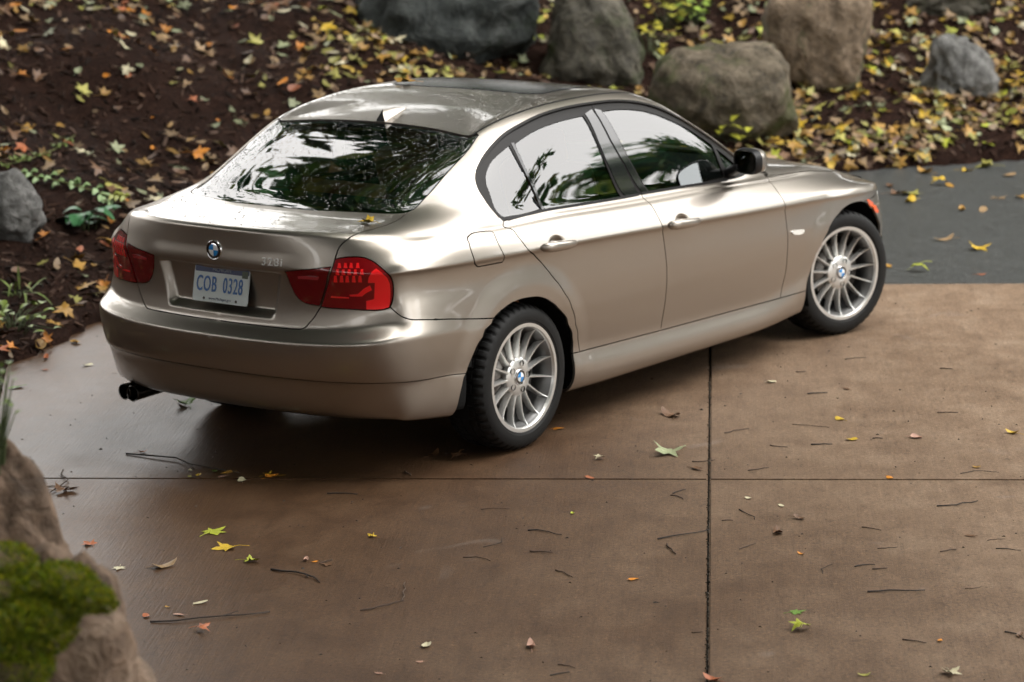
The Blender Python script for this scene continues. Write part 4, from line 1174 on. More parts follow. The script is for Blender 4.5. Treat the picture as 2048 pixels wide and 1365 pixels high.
def mat_soil():
    m = pbr('bark_mulch', (.03, .02, .015), .9, spec=.08); n, l, b = nodes_of(m)
    tc = n.new('ShaderNodeTexCoord'); O = tc.outputs['Object']
    mp = n.new('ShaderNodeMapping'); mp.inputs['Scale'].default_value = (1, 1, 2); l.new(O, mp.inputs[0])
    f = tex_noise(n, l, 38, 6, .72, mp.outputs[0], .6); g = tex_noise(n, l, 5, 4, .6, O)
    c = ramp(n, l, f.outputs[0], [(.28, (.004, .002, .0014)), (.5, (.020, .0092, .0060)), (.66, (.042, .0215, .0140)), (.82, (.085, .050, .034))])
    c2 = ramp(n, l, g.outputs[0], [(.3, (.6, .6, .6)), (.7, (1.15, 1.1, 1.1))])
    mx = n.new('ShaderNodeMix'); mx.data_type = 'RGBA'; mx.blend_type = 'MULTIPLY'; mx.inputs[0].default_value = .8
    l.new(c.outputs[0], mx.inputs[6]); l.new(c2.outputs[0], mx.inputs[7]); l.new(mx.outputs[2], b.inputs['Base Color'])
    bump(n, l, f.outputs[0], 1.0, .03, b.inputs['Normal'])
    return m
M_SOIL = mat_soil()
def mat_vcol(name, rough=.6, spec=.4, trans=0.0):
    m = pbr(name, (.5, .4, .1), rough, spec=spec); n, l, b = nodes_of(m)
    a = n.new('ShaderNodeVertexColor'); a.layer_name = 'tint'
    tc = n.new('ShaderNodeTexCoord'); f = tex_noise(n, l, 30, 4, .6, tc.outputs['Object'])
    r = ramp(n, l, f.outputs[0], [(.3, (.65, .62, .6)), (.6, (1.1, 1.1, 1.1))])
    mx = n.new('ShaderNodeMix'); mx.data_type = 'RGBA'; mx.blend_type = 'MULTIPLY'; mx.inputs[0].default_value = .7
    l.new(a.outputs[0], mx.inputs[6]); l.new(r.outputs[0], mx.inputs[7]); l.new(mx.outputs[2], b.inputs['Base Color'])
    return m
M_LITTER = mat_vcol('leaf_litter', .55)
M_CHIP = mat_vcol('bark_chips', .8, .12)
M_FOL = mat_vcol('foliage', .5)
_n, _l, _b = nodes_of(M_FOL)
_t = _n.new('ShaderNodeBsdfTranslucent'); _m = _n.new('ShaderNodeMixShader'); _m.inputs[0].default_value = .58
_l.new(_b.inputs['Base Color'].links[0].from_socket, _t.inputs['Color']); _l.new(_b.outputs[0], _m.inputs[1]); _l.new(_t.outputs[0], _m.inputs[2])
_l.new(_m.outputs[0], [x for x in _n if x.type == 'OUTPUT_MATERIAL'][0].inputs['Surface'])
# --- driveway: bed, four slabs, asphalt apron
def quad_sheet(name, pts, mat, z):
    return mesh_np(name, [(*p[:2], z) for p in pts], [tuple(range(len(pts)))], mat)
bed = quad_sheet('driveway', [site(-30, -14), site(-30, 30), site(A_END+.01, 30), site(A_END+.01, -14)], pbr('joint_dirt', (.012, .010, .008), .95), -.035)
tag(bed, kind='structure')
G2 = .0038
def slab(a0, a1, b0, b1, par):
    bm = bmesh.new(); r = .006
    # local frame: x along a, y along b (so the material's y is the distance from the long joint)
    bmesh.ops.create_cube(bm, size=1)
    bm.transform(Matrix.Translation(((a0+a1)/2, (b0+b1)/2, -.05))@Matrix.Diagonal((a1-a0, b1-b0, .10, 1)))
    bmesh.ops.bevel(bm, geom=[e for e in bm.edges if all(v.co.z > -.01 for v in e.verts)], offset=r, segments=2, affect='EDGES')
    for v in bm.verts:                      # the joints as laid are a touch out of square
        w_ = EA1*v.co.x+EB1*v.co.y; v.co.x, v.co.y = float(w_@EA), float(w_@EB)
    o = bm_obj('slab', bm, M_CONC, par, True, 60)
    o.matrix_local = Matrix(((EA[0], EB[0], 0, J0[0]), (EA[1], EB[1], 0, J0[1]), (0, 0, 1, 0), (0, 0, 0, 1)))
    return o
# right-handed copy of the frame: b runs to the right of a, so mirror-safe boxes only
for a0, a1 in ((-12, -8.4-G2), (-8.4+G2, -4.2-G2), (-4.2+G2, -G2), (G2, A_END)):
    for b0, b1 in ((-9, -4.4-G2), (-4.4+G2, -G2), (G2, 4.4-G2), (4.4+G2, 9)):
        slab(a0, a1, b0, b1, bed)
# crumbly dirt and moss in the long joint
V, F, CC = [], [], []
for k in range(520):
    a = RNG.uniform(-4.6, 2.2); c = np.array(site(a, RNG.normal(0, .003), -.006+RNG.uniform(0, .006)))
    if RNG.random() > .35+.65*(vnoise(np.array(a*3.1), np.array(1.0), 3) > .5): continue
    s_ = RNG.uniform(.003, .0085); b0 = len(V)
    for q in ((1, 0, 0), (-.5, .8, 0), (-.5, -.8, 0), (0, 0, .7)):
        V.append(c+s_*np.array(q)*RNG.uniform(.6, 1.2))
    F += [(b0, b0+1, b0+3), (b0+1, b0+2, b0+3), (b0+2, b0, b0+3)]
jd = mesh_np('joint_debris', V, F, pbr('joint_crumbs', (.035, .028, .018), .9)); tag(jd, 'dark crumbs of soil caught in the long slab joint', 'debris', kind='stuff')
asph = quad_sheet('asphalt_apron', [site(A_END+.006, -14), site(A_END+.006, 40), site(40, 40), site(40, -14)], M_ASPH, -.006)
tag(asph, kind='structure')
# --- bank: one sheet reaching far out, fine where it is seen
gx = np.concatenate([np.linspace(-220, -30, 12), np.linspace(-28, -7, 22), np.arange(-6, 20, .11), np.linspace(20.5, 40, 30), np.linspace(45, 240, 14)])
gy = np.concatenate([np.linspace(-220, -30, 12), np.linspace(-28, -6, 30), np.arange(-5, 17, .11), np.linspace(17.5, 40, 30), np.linspace(45, 240, 14)])
X, Y = np.meshgrid(gx, gy); Z = terrain(X, Y)
V = np.stack([X, Y, Z], -1).reshape(-1, 3); nx_, ny_ = len(gx), len(gy)
I = np.arange(nx_*ny_).reshape(ny_, nx_)
F = np.stack([I[:-1, :-1], I[:-1, 1:], I[1:, 1:], I[1:, :-1]], -1).reshape(-1, 4)
bank = mesh_np('bank', V, F, M_SOIL, None, True); tag(bank, kind='structure')

# --- boulders
def mat_rock(name, c0, c1, c2, moss=0.0, mosscol=(.06, .075, .02)):
    m = pbr(name, c1, .75, spec=.3); n, l, b = nodes_of(m)
    tc = n.new('ShaderNodeTexCoord'); O = tc.outputs['Object']
    f = tex_noise(n, l, 4.5, 7, .66, O, 1.2); g = tex_noise(n, l, 2.6, 4, .65, O, .5); h = tex_noise(n, l, 17, 4, .65, O, .8)
    c = ramp(n, l, f.outputs[0], [(.28, c0), (.5, c1), (.72, c2)])
    mx = n.new('ShaderNodeMix'); mx.data_type = 'RGBA'; mx.blend_type = 'MULTIPLY'; mx.inputs[0].default_value = .8
    r2 = ramp(n, l, h.outputs[0], [(.34, (.45, .44, .43)), (.5, (1, 1, 1)), (.7, (1.25, 1.23, 1.2))])
    l.new(c.outputs[0], mx.inputs[6]); l.new(r2.outputs[0], mx.inputs[7])
    out = mx.outputs[2]
    if moss:
        mm = ramp(n, l, g.outputs[0], [(.62-.25*moss, (0, 0, 0)), (.72-.2*moss, (1, 1, 1))])
        m2 = n.new('ShaderNodeMix'); m2.data_type = 'RGBA'; l.new(mm.outputs[0], m2.inputs[0]); l.new(out, m2.inputs[6]); m2.inputs[7].default_value = (*mosscol, 1); out = m2.outputs[2]
    l.new(out, b.inputs['Base Color'])
    ad = n.new('ShaderNodeMath'); ad.operation = 'ADD'; l.new(f.outputs[0], ad.inputs[0]); l.new(h.outputs[0], ad.inputs[1])
    bump(n, l, ad.outputs[0], .8, .03, b.inputs['Normal'])
    return m
BOULD = []
def boulder(name, pxc, wpx, hpx, label, mat, depth=.8, seed=1, taper=0.0, lean=0.0, rough=.16, sub=5, dist=None, sink=.25, group=None, flat=2.6, rz=0.0):
    """a stone whose visible foot stands at pixel pxc on the bank, wpx by hpx large there"""
    P = slope_at(pxc) if dist is None else CAM_P+ray(np.array(pxc, float))*dist
    D = float((P-CAM_P)@CD); w = wpx/F_PX*D; h = hpx/F_PX*D/.95
    bm = bmesh.new(); bmesh.ops.create_icosphere(bm, subdivisions=sub, radius=1)
    R = np.array([CR[0], CR[1], 0]); R /= np.linalg.norm(R); B = np.array([CD[0], CD[1], 0]); B /= np.linalg.norm(B)
    H = h*(1+sink)
    rg = np.random.default_rng(seed); PLN = []
    for _ in range(16):
        nv = rg.normal(0, 1, 3); nv /= np.linalg.norm(nv); PLN.append((Vector(nv), rg.uniform(.80, .97)*float((abs(nv[0])**1.6+abs(nv[1])**1.6+abs(nv[2])**1.6)**(1/1.6))))
    for v in bm.verts:
        d = v.co.normalized(); q = Vector((math.copysign(abs(d.x)**(2/flat), d.x), math.copysign(abs(d.y)**(2/flat), d.y), math.copysign(abs(d.z)**(2/flat), d.z)))
        L = (abs(d.x)**flat+abs(d.y)**flat+abs(d.z)**flat)**(-1/flat)
        for nv, kd in PLN:
            c_ = d.dot(nv)
            if c_ > .2: L = min(L, kd/c_)
        q = d*L
        nn = mnoise.fractal(d*1.1+Vector((seed*7.1, seed*3.3, 0)), 1.0, 2.0, 3)*rough*1.5+mnoise.fractal(d*3.7+Vector((seed, 0, seed*2)), 1.0, 2.1, 4)*rough*.55
        cr = mnoise.ridged_multi_fractal(d*2.3+Vector((0, seed*4., 0)), 1.0, 2.0, 4, 1.0, 2.0)
        nn += (cr-1.0)*rough*.28+mnoise.fractal(d*9+Vector((seed, 1, 0)), 1.0, 2.1, 3)*rough*.16
        q = q*(1+nn)
        tz = (q.z+1)/2
        k = 1-taper*max(0, tz)
        x, y, z = q.x*k+lean*tz, q.y*k, q.z
        p = P+R*(x*w/2*math.cos(rz)-y*w*depth/2*math.sin(rz))+B*((y+.75)*w*depth/2*math.cos(rz)+x*w/2*math.sin(rz)*.5)
        p[2] = P[2]-h*sink+H*(z+1)/2
        v.co = p-P
    o = bm_obj(name, bm, mat, None, True, 180); o.location = P
    tag(o, label, 'boulder', group)
    BOULD.append((P[0]+B[0]*w*.3, P[1]+B[1]*w*.3, w, label))
    return o, P, w, h
R_DK = mat_rock('rock_dark', (.010, .013, .013), (.028, .033, .031), (.085, .090, .085), .15, (.022, .032, .02))
R_GR = mat_rock('rock_grey', (.016, .016, .012), (.062, .056, .042), (.15, .135, .105), .35, (.035, .042, .016))
R_BR = mat_rock('rock_brown', (.022, .018, .011), (.085, .068, .045), (.18, .145, .105), .5, (.045, .05, .014))
R_TAN = mat_rock('rock_tan', (.05, .034, .02), (.155, .112, .074), (.27, .205, .145), .38, (.06, .07, .03))
R_LG = mat_rock('rock_pale', (.04, .04, .038), (.115, .113, .108), (.23, .225, .215), .0)
R_FG = mat_rock('rock_fawn', (.05, .032, .020), (.19, .128, .088), (.33, .245, .18), .12, (.08, .09, .016))
boulder('boulder', (893, 112), 372, 215, 'broad dark grey-green boulder beside the pointed boulder', R_DK, .7, 3, .10, 0, .12)
boulder('boulder', (1188, 176), 262, 190, 'pointed grey boulder between the dark one and the mossy one', R_GR, .8, 5, .52, -.02, .17)
boulder('boulder', (1455, 285), 296, 186, 'squat rounded mossy boulder low on the bank above the bonnet', R_BR, .8, 8, .12, 0, .10, flat=3.0)
boulder('boulder', (1640, 182), 205, 260, 'tall upright tan boulder with a green flank', R_TAN, .8, 11, -.10, -.05, .12)
boulder('boulder', (1930, 196), 160, 112, 'small slanting bluish-grey stone among yellow leaves', R_LG, .8, 14, .35, -.12, .16)
boulder('boulder', (1912, 34), 175, 70, 'flat brown slab of stone high on the bank', R_GR, .7, 17, .1, 0, .14)
boulder('boulder', (5, 482), 150, 122, 'pale grey stone beside the broad-leaved green plant', R_LG, .8, 21, .15, 0, .12)
# stones beside the photographer, left of the drive
FG1 = boulder('boulder', (5, 1185), 430, 245, 'fawn rounded stone above the moss cushion', R_FG, .8, 31, .22, -.06, .12, dist=7.3, sink=2.6, flat=2.2)
FG2 = boulder('boulder', (80, 1480), 470, 300, 'fawn stone in front of the moss cushion, lowest of the two', R_FG, .8, 37, .10, 0, .12, dist=6.7, sink=1.8, flat=2.4)

# ------------------------------------------------------------------ trees (most stand outside the frame; mirrored, some added to block sky light)
M_BARK = pbr('tree_bark', (.05, .04, .03), .9)
n, l, b = nodes_of(M_BARK)
tc = n.new('ShaderNodeTexCoord'); f = tex_noise(n, l, 9, 6, .7, tc.outputs['Object'])
c = ramp(n, l, f.outputs[0], [(.3, (.02, .016, .012)), (.7, (.09, .072, .055))]); l.new(c.outputs[0], b.inputs['Base Color']); bump(n, l, f.outputs[0], .8, .05, b.inputs['Normal'])
def set_tint(me, cols):
    """one colour per face -> corner colours"""
    ca = me.color_attributes.new('tint', 'FLOAT_COLOR', 'CORNER')
    lt = np.zeros(len(me.polygons), int); me.polygons.foreach_get('loop_total', lt)
    c4 = np.concatenate([np.asarray(cols, float), np.ones((len(cols), 1))], 1)
    ca.data.foreach_set('color', np.repeat(c4, lt, 0).ravel())
def tube(bm, pts, radii, n=7):
    rows = []
    for i, p in enumerate(pts):
        t = Vector(pts[min(i+1, len(pts)-1)])-Vector(pts[max(i-1, 0)]); t.normalize()
        q = t.to_track_quat('Z', 'Y')
        rows.append([bm.verts.new(Vector(p)+q@Vector((radii[i]*math.cos(2*math.pi*k/n), radii[i]*math.sin(2*math.pi*k/n), 0))) for k in range(n)])
    for a, b_ in zip(rows[:-1], rows[1:]):
        for k in range(n): bm.faces.new((a[k], a[(k+1) % n], b_[(k+1) % n], b_[k]))
    bm.faces.new(rows[-1])
def make_tree(seed, H=13, base=4.5, R=4.0, nleaf=4200, leaf=.20, pal=None):
    rng = np.random.default_rng(seed)
    bm = bmesh.new()
    top = Vector((rng.normal(0, .6), rng.normal(0, .6), H*.92))
    tr = [Vector((0, 0, -.5)), Vector((0, 0, 1)), Vector((rng.normal(0, .15), rng.normal(0, .15), H*.35)), Vector((rng.normal(0, .3), rng.normal(0, .3), H*.65)), top]
    tube(bm, tr, [.32, .25, .19, .12, .03], 10)
    tips = []
    for k in range(16):
        h = rng.uniform(base*.75, H*.85); a = rng.uniform(0, 2*math.pi)
        c = tr[0].lerp(top, (h+.5)/(top.z+.5)); L = R*rng.uniform(.6, 1.0)*(1-.55*max(0, (h-H*.55)/(H*.45)))
        e = c+Vector((math.cos(a)*L, math.sin(a)*L, L*rng.uniform(.05, .5)))
        mid = c.lerp(e, .5)+Vector((0, 0, -.05*L+rng.normal(0, .1)))
        tube(bm, [c, mid, e], [.075, .05, .015], 5)
        tips += [e, mid.lerp(e, .5), mid]
        for _ in range(3):
            s0 = mid.lerp(e, rng.uniform(0, .8)); e2 = s0+Vector((rng.normal(0, .8), rng.normal(0, .8), rng.normal(.1, .5)))
            tube(bm, [s0, s0.lerp(e2, .5)+Vector((0, 0, .05)), e2], [.03, .02, .008], 4); tips.append(e2)
    tips.append(top)
    me_t = bpy.data.meshes.new('trunk'); bm.to_mesh(me_t); bm.free(); me_t.polygons.foreach_set('use_smooth', [True]*len(me_t.polygons)); me_t.materials.append(M_BARK)
    tips = np.array([tuple(t) for t in tips])
    V = np.zeros((nleaf*4, 3)); cols = np.zeros((nleaf, 3))
    pal = pal or [(.035, .12, .045), (.05, .15, .05), (.08, .17, .04), (.03, .10, .045), (.15, .20, .04)]
    pal = np.array(pal)
    for i in range(nleaf):
        c = tips[rng.integers(len(tips))]+rng.normal(0, 1, 3)*[.62, .62, .42]
        ax = rng.normal(0, 1, 3); ax /= np.linalg.norm(ax); bx = np.cross(ax, rng.normal(0, 1, 3)); bx /= np.linalg.norm(bx)
        s_ = leaf*rng.uniform(.6, 1.3)
        V[i*4:i*4+4] = c+np.array([ax*s_, bx*s_*.55, -ax*s_, -bx*s_*.55])
        cols[i] = pal[rng.integers(len(pal))]*rng.uniform(.7, 1.25)
    me_c = bpy.data.meshes.new('crown'); me_c.from_pydata(V.tolist(), [], np.arange(nleaf*4).reshape(-1, 4).tolist()); me_c.update(); set_tint(me_c, cols); me_c.materials.append(M_FOL)
    return me_t, me_c
TREES = [make_tree(1, 14, 5.0, 4.2, 6200, .28), make_tree(2, 12, 3.0, 3.8, 6600, .30), make_tree(3, 11, 1.2, 3.6, 6800, .30), make_tree(4, 15, 5.5, 4.6, 6200, .28, [(.09, .12, .02), (.16, .15, .02), (.22, .17, .02), (.06, .09, .02)])]
def tree(kind, x, y, sc, rz, label, group):
    t = tag(empty('tree', (x, y, float(terrain(np.array(x), np.array(y)))), rz), label, 'tree', group); t.scale = (sc, sc, sc)
    a = bpy.data.objects.new('trunk', TREES[kind][0]); c = bpy.data.objects.new('crown', TREES[kind][1])
    for o in (a, c): COL.objects.link(o); o.parent = t
TREE_SPOTS = [
    # on the bank beyond the boulders
    (0, 22, 10, 1.2, 0, 'tall slender green tree on the bank behind the pointed boulder'), (3, 25, 4, 1.25, 1, 'tall yellowing tree on the bank behind the mossy boulder'),
    (1, 22, 14.5, 1.1, 2, 'green tree on the bank behind the broad dark boulder'), (1, 28, 12, 1.3, 3, 'green tree high on the bank behind two slender trees'),
    (3, 33, -3, 1.2, 4, 'yellowing tree beyond the bend of the asphalt'), (2, 30, 8, 1.3, .9, 'low-branched tree high on the bank behind the tall tan boulder'),
    (2, 31, 1, 1.3, 1.9, 'low-branched tree above the flat brown slab of stone'), (2, 28, 16, 1.3, .3, 'low-branched tree at the top of the bank'),
    (2, 21, 12.5, .75, 2.3, 'bushy sapling on the bank behind the broad dark boulder'), (2, 23, 9.5, .7, 3.3, 'bushy sapling below the tall slender green tree'), (2, 24.5, 6.5, .75, 4.3, 'bushy sapling between the slender tree and the yellowing tree'), (2, 26.5, 2.8, .7, 5.3, 'bushy sapling behind the tall tan boulder'), (2, 20.5, 15, .8, .3, 'bushy sapling at the left end of the wooded bank'),
    # left of the car, crowns reaching high over it
    (0, 14.5, 9.2, 1.5, 1.3, 'very tall tree on the bank beside the car, crown high over the roof'), (3, 15.5, 7.6, 1.45, 2.6, 'very tall yellowing tree on the bank, boughs hanging over the bonnet'),
    (0, 5.5, 13.0, 2.2, .7, 'giant tree up the bank left of the car, added to block sky light overhead'),  # unseen crown added to shut out sky light from overhead
    (2, 26, 1.5, 1.2, 5.3, 'bushy tree above the tall tan boulder'), (2, 36, -4, 1.4, 2.3, 'bushy tree beyond the bend of the asphalt'),
    (2, -22, -3, 1.3, .9, 'bushy tree in the light-blocking row added behind the viewpoint, next to the drive'), (1, -24, -12, 1.3, 1.9, 'dense tree in the light-blocking row added behind the viewpoint'), (2, -18, -17, 1.3, 2.9, 'bushy tree in the light-blocking row added behind the viewpoint, beside a slender one'), (1, -11, -21, 1.2, 3.9, 'dense tree at the open end of the light-blocking row added behind the viewpoint'),  # unseen row added to darken the tail and the concrete
    (0, -4, -16, 2.1, .9, 'giant tree added right of the viewpoint to block sky over the drive'), (3, -9.5, -17, 1.9, 1.9, 'giant yellowing tree added right of the viewpoint to block sky'), (0, -14, -6.5, 1.8, 2.9, 'giant tree added close behind the viewpoint to block sky'), (0, -14, 2, 2.0, 4.0, 'giant tree added left of the viewpoint to block sky over the drive'),  # unseen giants added as canopy against sky light
    (2, -20, -9, 1.5, 4.6, 'large bushy tree added straight behind the viewpoint to block light'), (2, -15, -12, 1.4, 5.6, 'large bushy tree added behind the viewpoint to block light, nearest the giants'),  # unseen, added to keep sky light off the car's rear
    # behind the car
    (1, -5.5, 8, 1.15, .4, 'dense tree on the bank just behind the tail of the car, added to block sky light'), (2, -11, 5, 1.2, 1.4, 'bushy tree beside the rounded foreground stone'), (1, -14.5, -1, 1.15, 2.4, 'dense tree left of the viewpoint'),  # the first is added canopy that blocks sky light
    (1, -12, 11, 1.3, 4.4, 'dense tree further up behind the tail of the car'),
    (2, -9, 14, 1.2, .2, 'bushy tree at the top of the bank behind the car'), (3, -16, 5, 1.3, .6, 'yellowing tree behind the tail of the car'),
    (0, -2.6, 6.2, 1.9, 2.2, 'very tall tree on the bank close behind the car, added to block sky over the boot'), (1, -8, 2.6, 1.5, 3.0, 'tall dense tree above the rounded foreground stone, added to block sky light'), (1, -1, 12, 1.5, 3.9, 'dense tree up the bank left of the rear wheel'), (2, -14, 1.5, 1.5, .8, 'bushy tree far left of the viewpoint')]  # the first two are added to cover the sky above the car
TREE_SPOTS += [(1, 24*math.cos(math.radians(-45)), 24*math.sin(math.radians(-45)), 1.0, 1.0, 'dense tree standing apart, added to darken the quarter window reflection, facing the rear door'), (1, 23*math.cos(math.radians(-54)), 23*math.sin(math.radians(-54)), 1.05, 2.0, 'dense tree standing apart, added to darken the quarter window reflection, facing the rear wheel')]  # unseen pair added to darken what the quarter window reflects
for k in range(22):
    a = math.radians(-105+5.0*k); d_ = 54+5*math.sin(k*2.1)
    TREE_SPOTS.append((2 if k % 3 else 1, d_*math.cos(a), d_*math.sin(a), 1.02+.16*math.sin(k*1.7), k*1.1, None))
for k, x, y, sc, rz, g in TREE_SPOTS:
    if g: tree(k, x, y, sc, rz, g, None)
    else: tree(k, x, y, sc, rz, 'leafy tree in the far row facing the doors of the car', 'far row of trees facing the car doors')
# ------------------------------------------------------------------ fallen leaves, bark, twigs, plants
def leaf_outline(kind, rng):
    if kind == 'maple':
        a = np.radians([-90, -62, -38, -22, -2, 14, 28, 44, 60, 74, 90, 106, 120, 136, 152, 166, 182, 202, 218, 242])
        r = np.array([.22, .52, .50, .86, .62, .52, .98, .60, .50, .72, 1.12, .72, .50, .60, .98, .52, .62, .86, .50, .52])
        r = r*rng.uniform(.9, 1.1, len(r))
        return np.stack([r*np.cos(a), r*np.sin(a)], 1)
    t = np.linspace(0, 2*np.pi, 12, endpoint=False)
    w = .42 if kind == 'oval' else .6
    return np.stack([w*np.sin(t)*(1-.25*np.cos(t)), np.cos(t)], 1)
def leaf_geom(kind, size, curl, rng, stem=True):
    O = leaf_outline(kind, rng)*size/2
    V = [np.array([0, 0, 0.])]; n_ = len(O)
    fold = rng.uniform(-.5, 1.0)*curl; bend = rng.uniform(-.3, 1.0)*curl; tw = rng.normal(0, .5)*curl
    for x, y in O: V.append(np.array([x, y, 0]))
    for x, y in O*.52: V.append(np.array([x, y, 0]))
    V = np.array(V)
    V[:, 2] = (abs(V[:, 0])*fold+(V[:, 1]**2)/size*bend*1.6+V[:, 0]*V[:, 1]/size*tw*2)+rng.normal(0, .02, len(V))*size*curl
    F = []
    for k in range(n_):
        j = (k+1) % n_
        F += [(1+k, 1+j, 1+n_+j, 1+n_+k), (0, 1+n_+k, 1+n_+j)]
    if stem:
        b0 = len(V); L = size*rng.uniform(.5, .9); c = rng.normal(0, .3)
        pts = [np.array([0, -size*.10, .002]), np.array([c*L*.25, -size*.1-L*.5, .004+size*.05*curl]), np.array([c*L, -size*.1-L, .006])]
        wv = size*.013
        SV = []
        for p in pts: SV += [p+[-wv, 0, 0], p+[wv, 0, 0], p+[0, 0, wv*1.5]]
        V = np.concatenate([V, SV])
        for i in range(2):
            for a, c_ in ((0, 1), (1, 2), (2, 0)): F.append((b0+i*3+a, b0+i*3+c_, b0+i*3+3+c_, b0+i*3+3+a))
    V[:, 2] -= V[:1+2*n_, 2].min()
    return V, F
PAL = {'yellow': (.50, .33, .025), 'ochre': (.33, .18, .028), 'tan': (.28, .185, .095), 'pale': (.55, .50, .33), 'lime': (.33, .36, .03), 'brown': (.13, .065, .03), 'orange': (.62, .23, .02), 'green': (.13, .23, .04), 'rust': (.36, .11, .04), 'pink': (.45, .26, .19), 'sage': (.28, .31, .17), 'olive': (.30, .28, .06)}
M_LEAFS = {}
for k, c in PAL.items():
    m = pbr('leaf_'+k, c, .5, spec=.4); n, l, b = nodes_of(m)
    tc = n.new('ShaderNodeTexCoord'); f = tex_noise(n, l, 35, 5, .65, tc.outputs['Object'])
    r = ramp(n, l, f.outputs[0], [(.30, tuple(x*.45 for x in c)), (.5, c), (.72, tuple(min(1, x*1.15+.01) for x in c))])
    l.new(r.outputs[0], b.inputs['Base Color']); M_LEAFS[k] = m
LEAF_ME = {}
_lr = np.random.default_rng(5)
for kind in ('maple', 'oval', 'round'):
    for v_ in range(6):
        LEAF_ME[kind, v_] = leaf_geom(kind, 1.0, .22+.13*v_, _lr, True)
def leaf_mesh(kind, v_, col):
    key = ('me', kind, v_, col)
    if key not in LEAF_ME:
        V, F = LEAF_ME[kind, v_]
        me = bpy.data.meshes.new('fallen_leaf'); me.from_pydata(V.tolist(), [], F); me.update(); me.polygons.foreach_set('use_smooth', [True]*len(me.polygons))
        me.materials.append(M_LEAFS[col]); LEAF_ME[key] = me
    return LEAF_ME[key]
def tnormal(x, y):
    e = .05; dx = (terrain(np.array(x+e), np.array(y))-terrain(np.array(x-e), np.array(y)))/(2*e); dy = (terrain(np.array(x), np.array(y+e))-terrain(np.array(x), np.array(y-e)))/(2*e)
    return Vector((-float(dx), -float(dy), 1)).normalized()
def leaf_obj(kind, v_, col, P, size, rz, nrm=(0, 0, 1), label='', group=None, tilt=0.0):
    o = bpy.data.objects.new('fallen_leaf', leaf_mesh(kind, v_, col)); COL.objects.link(o)
    q = Vector(nrm).to_track_quat('Z', 'Y')
    o.matrix_world = Matrix.Translation(Vector(P))@q.to_matrix().to_4x4()@Matrix.Rotation(rz, 4, 'Z')@Matrix.Rotation(tilt, 4, 'X')@Matrix.Scale(size, 4)
    return tag(o, label, 'leaf', group)
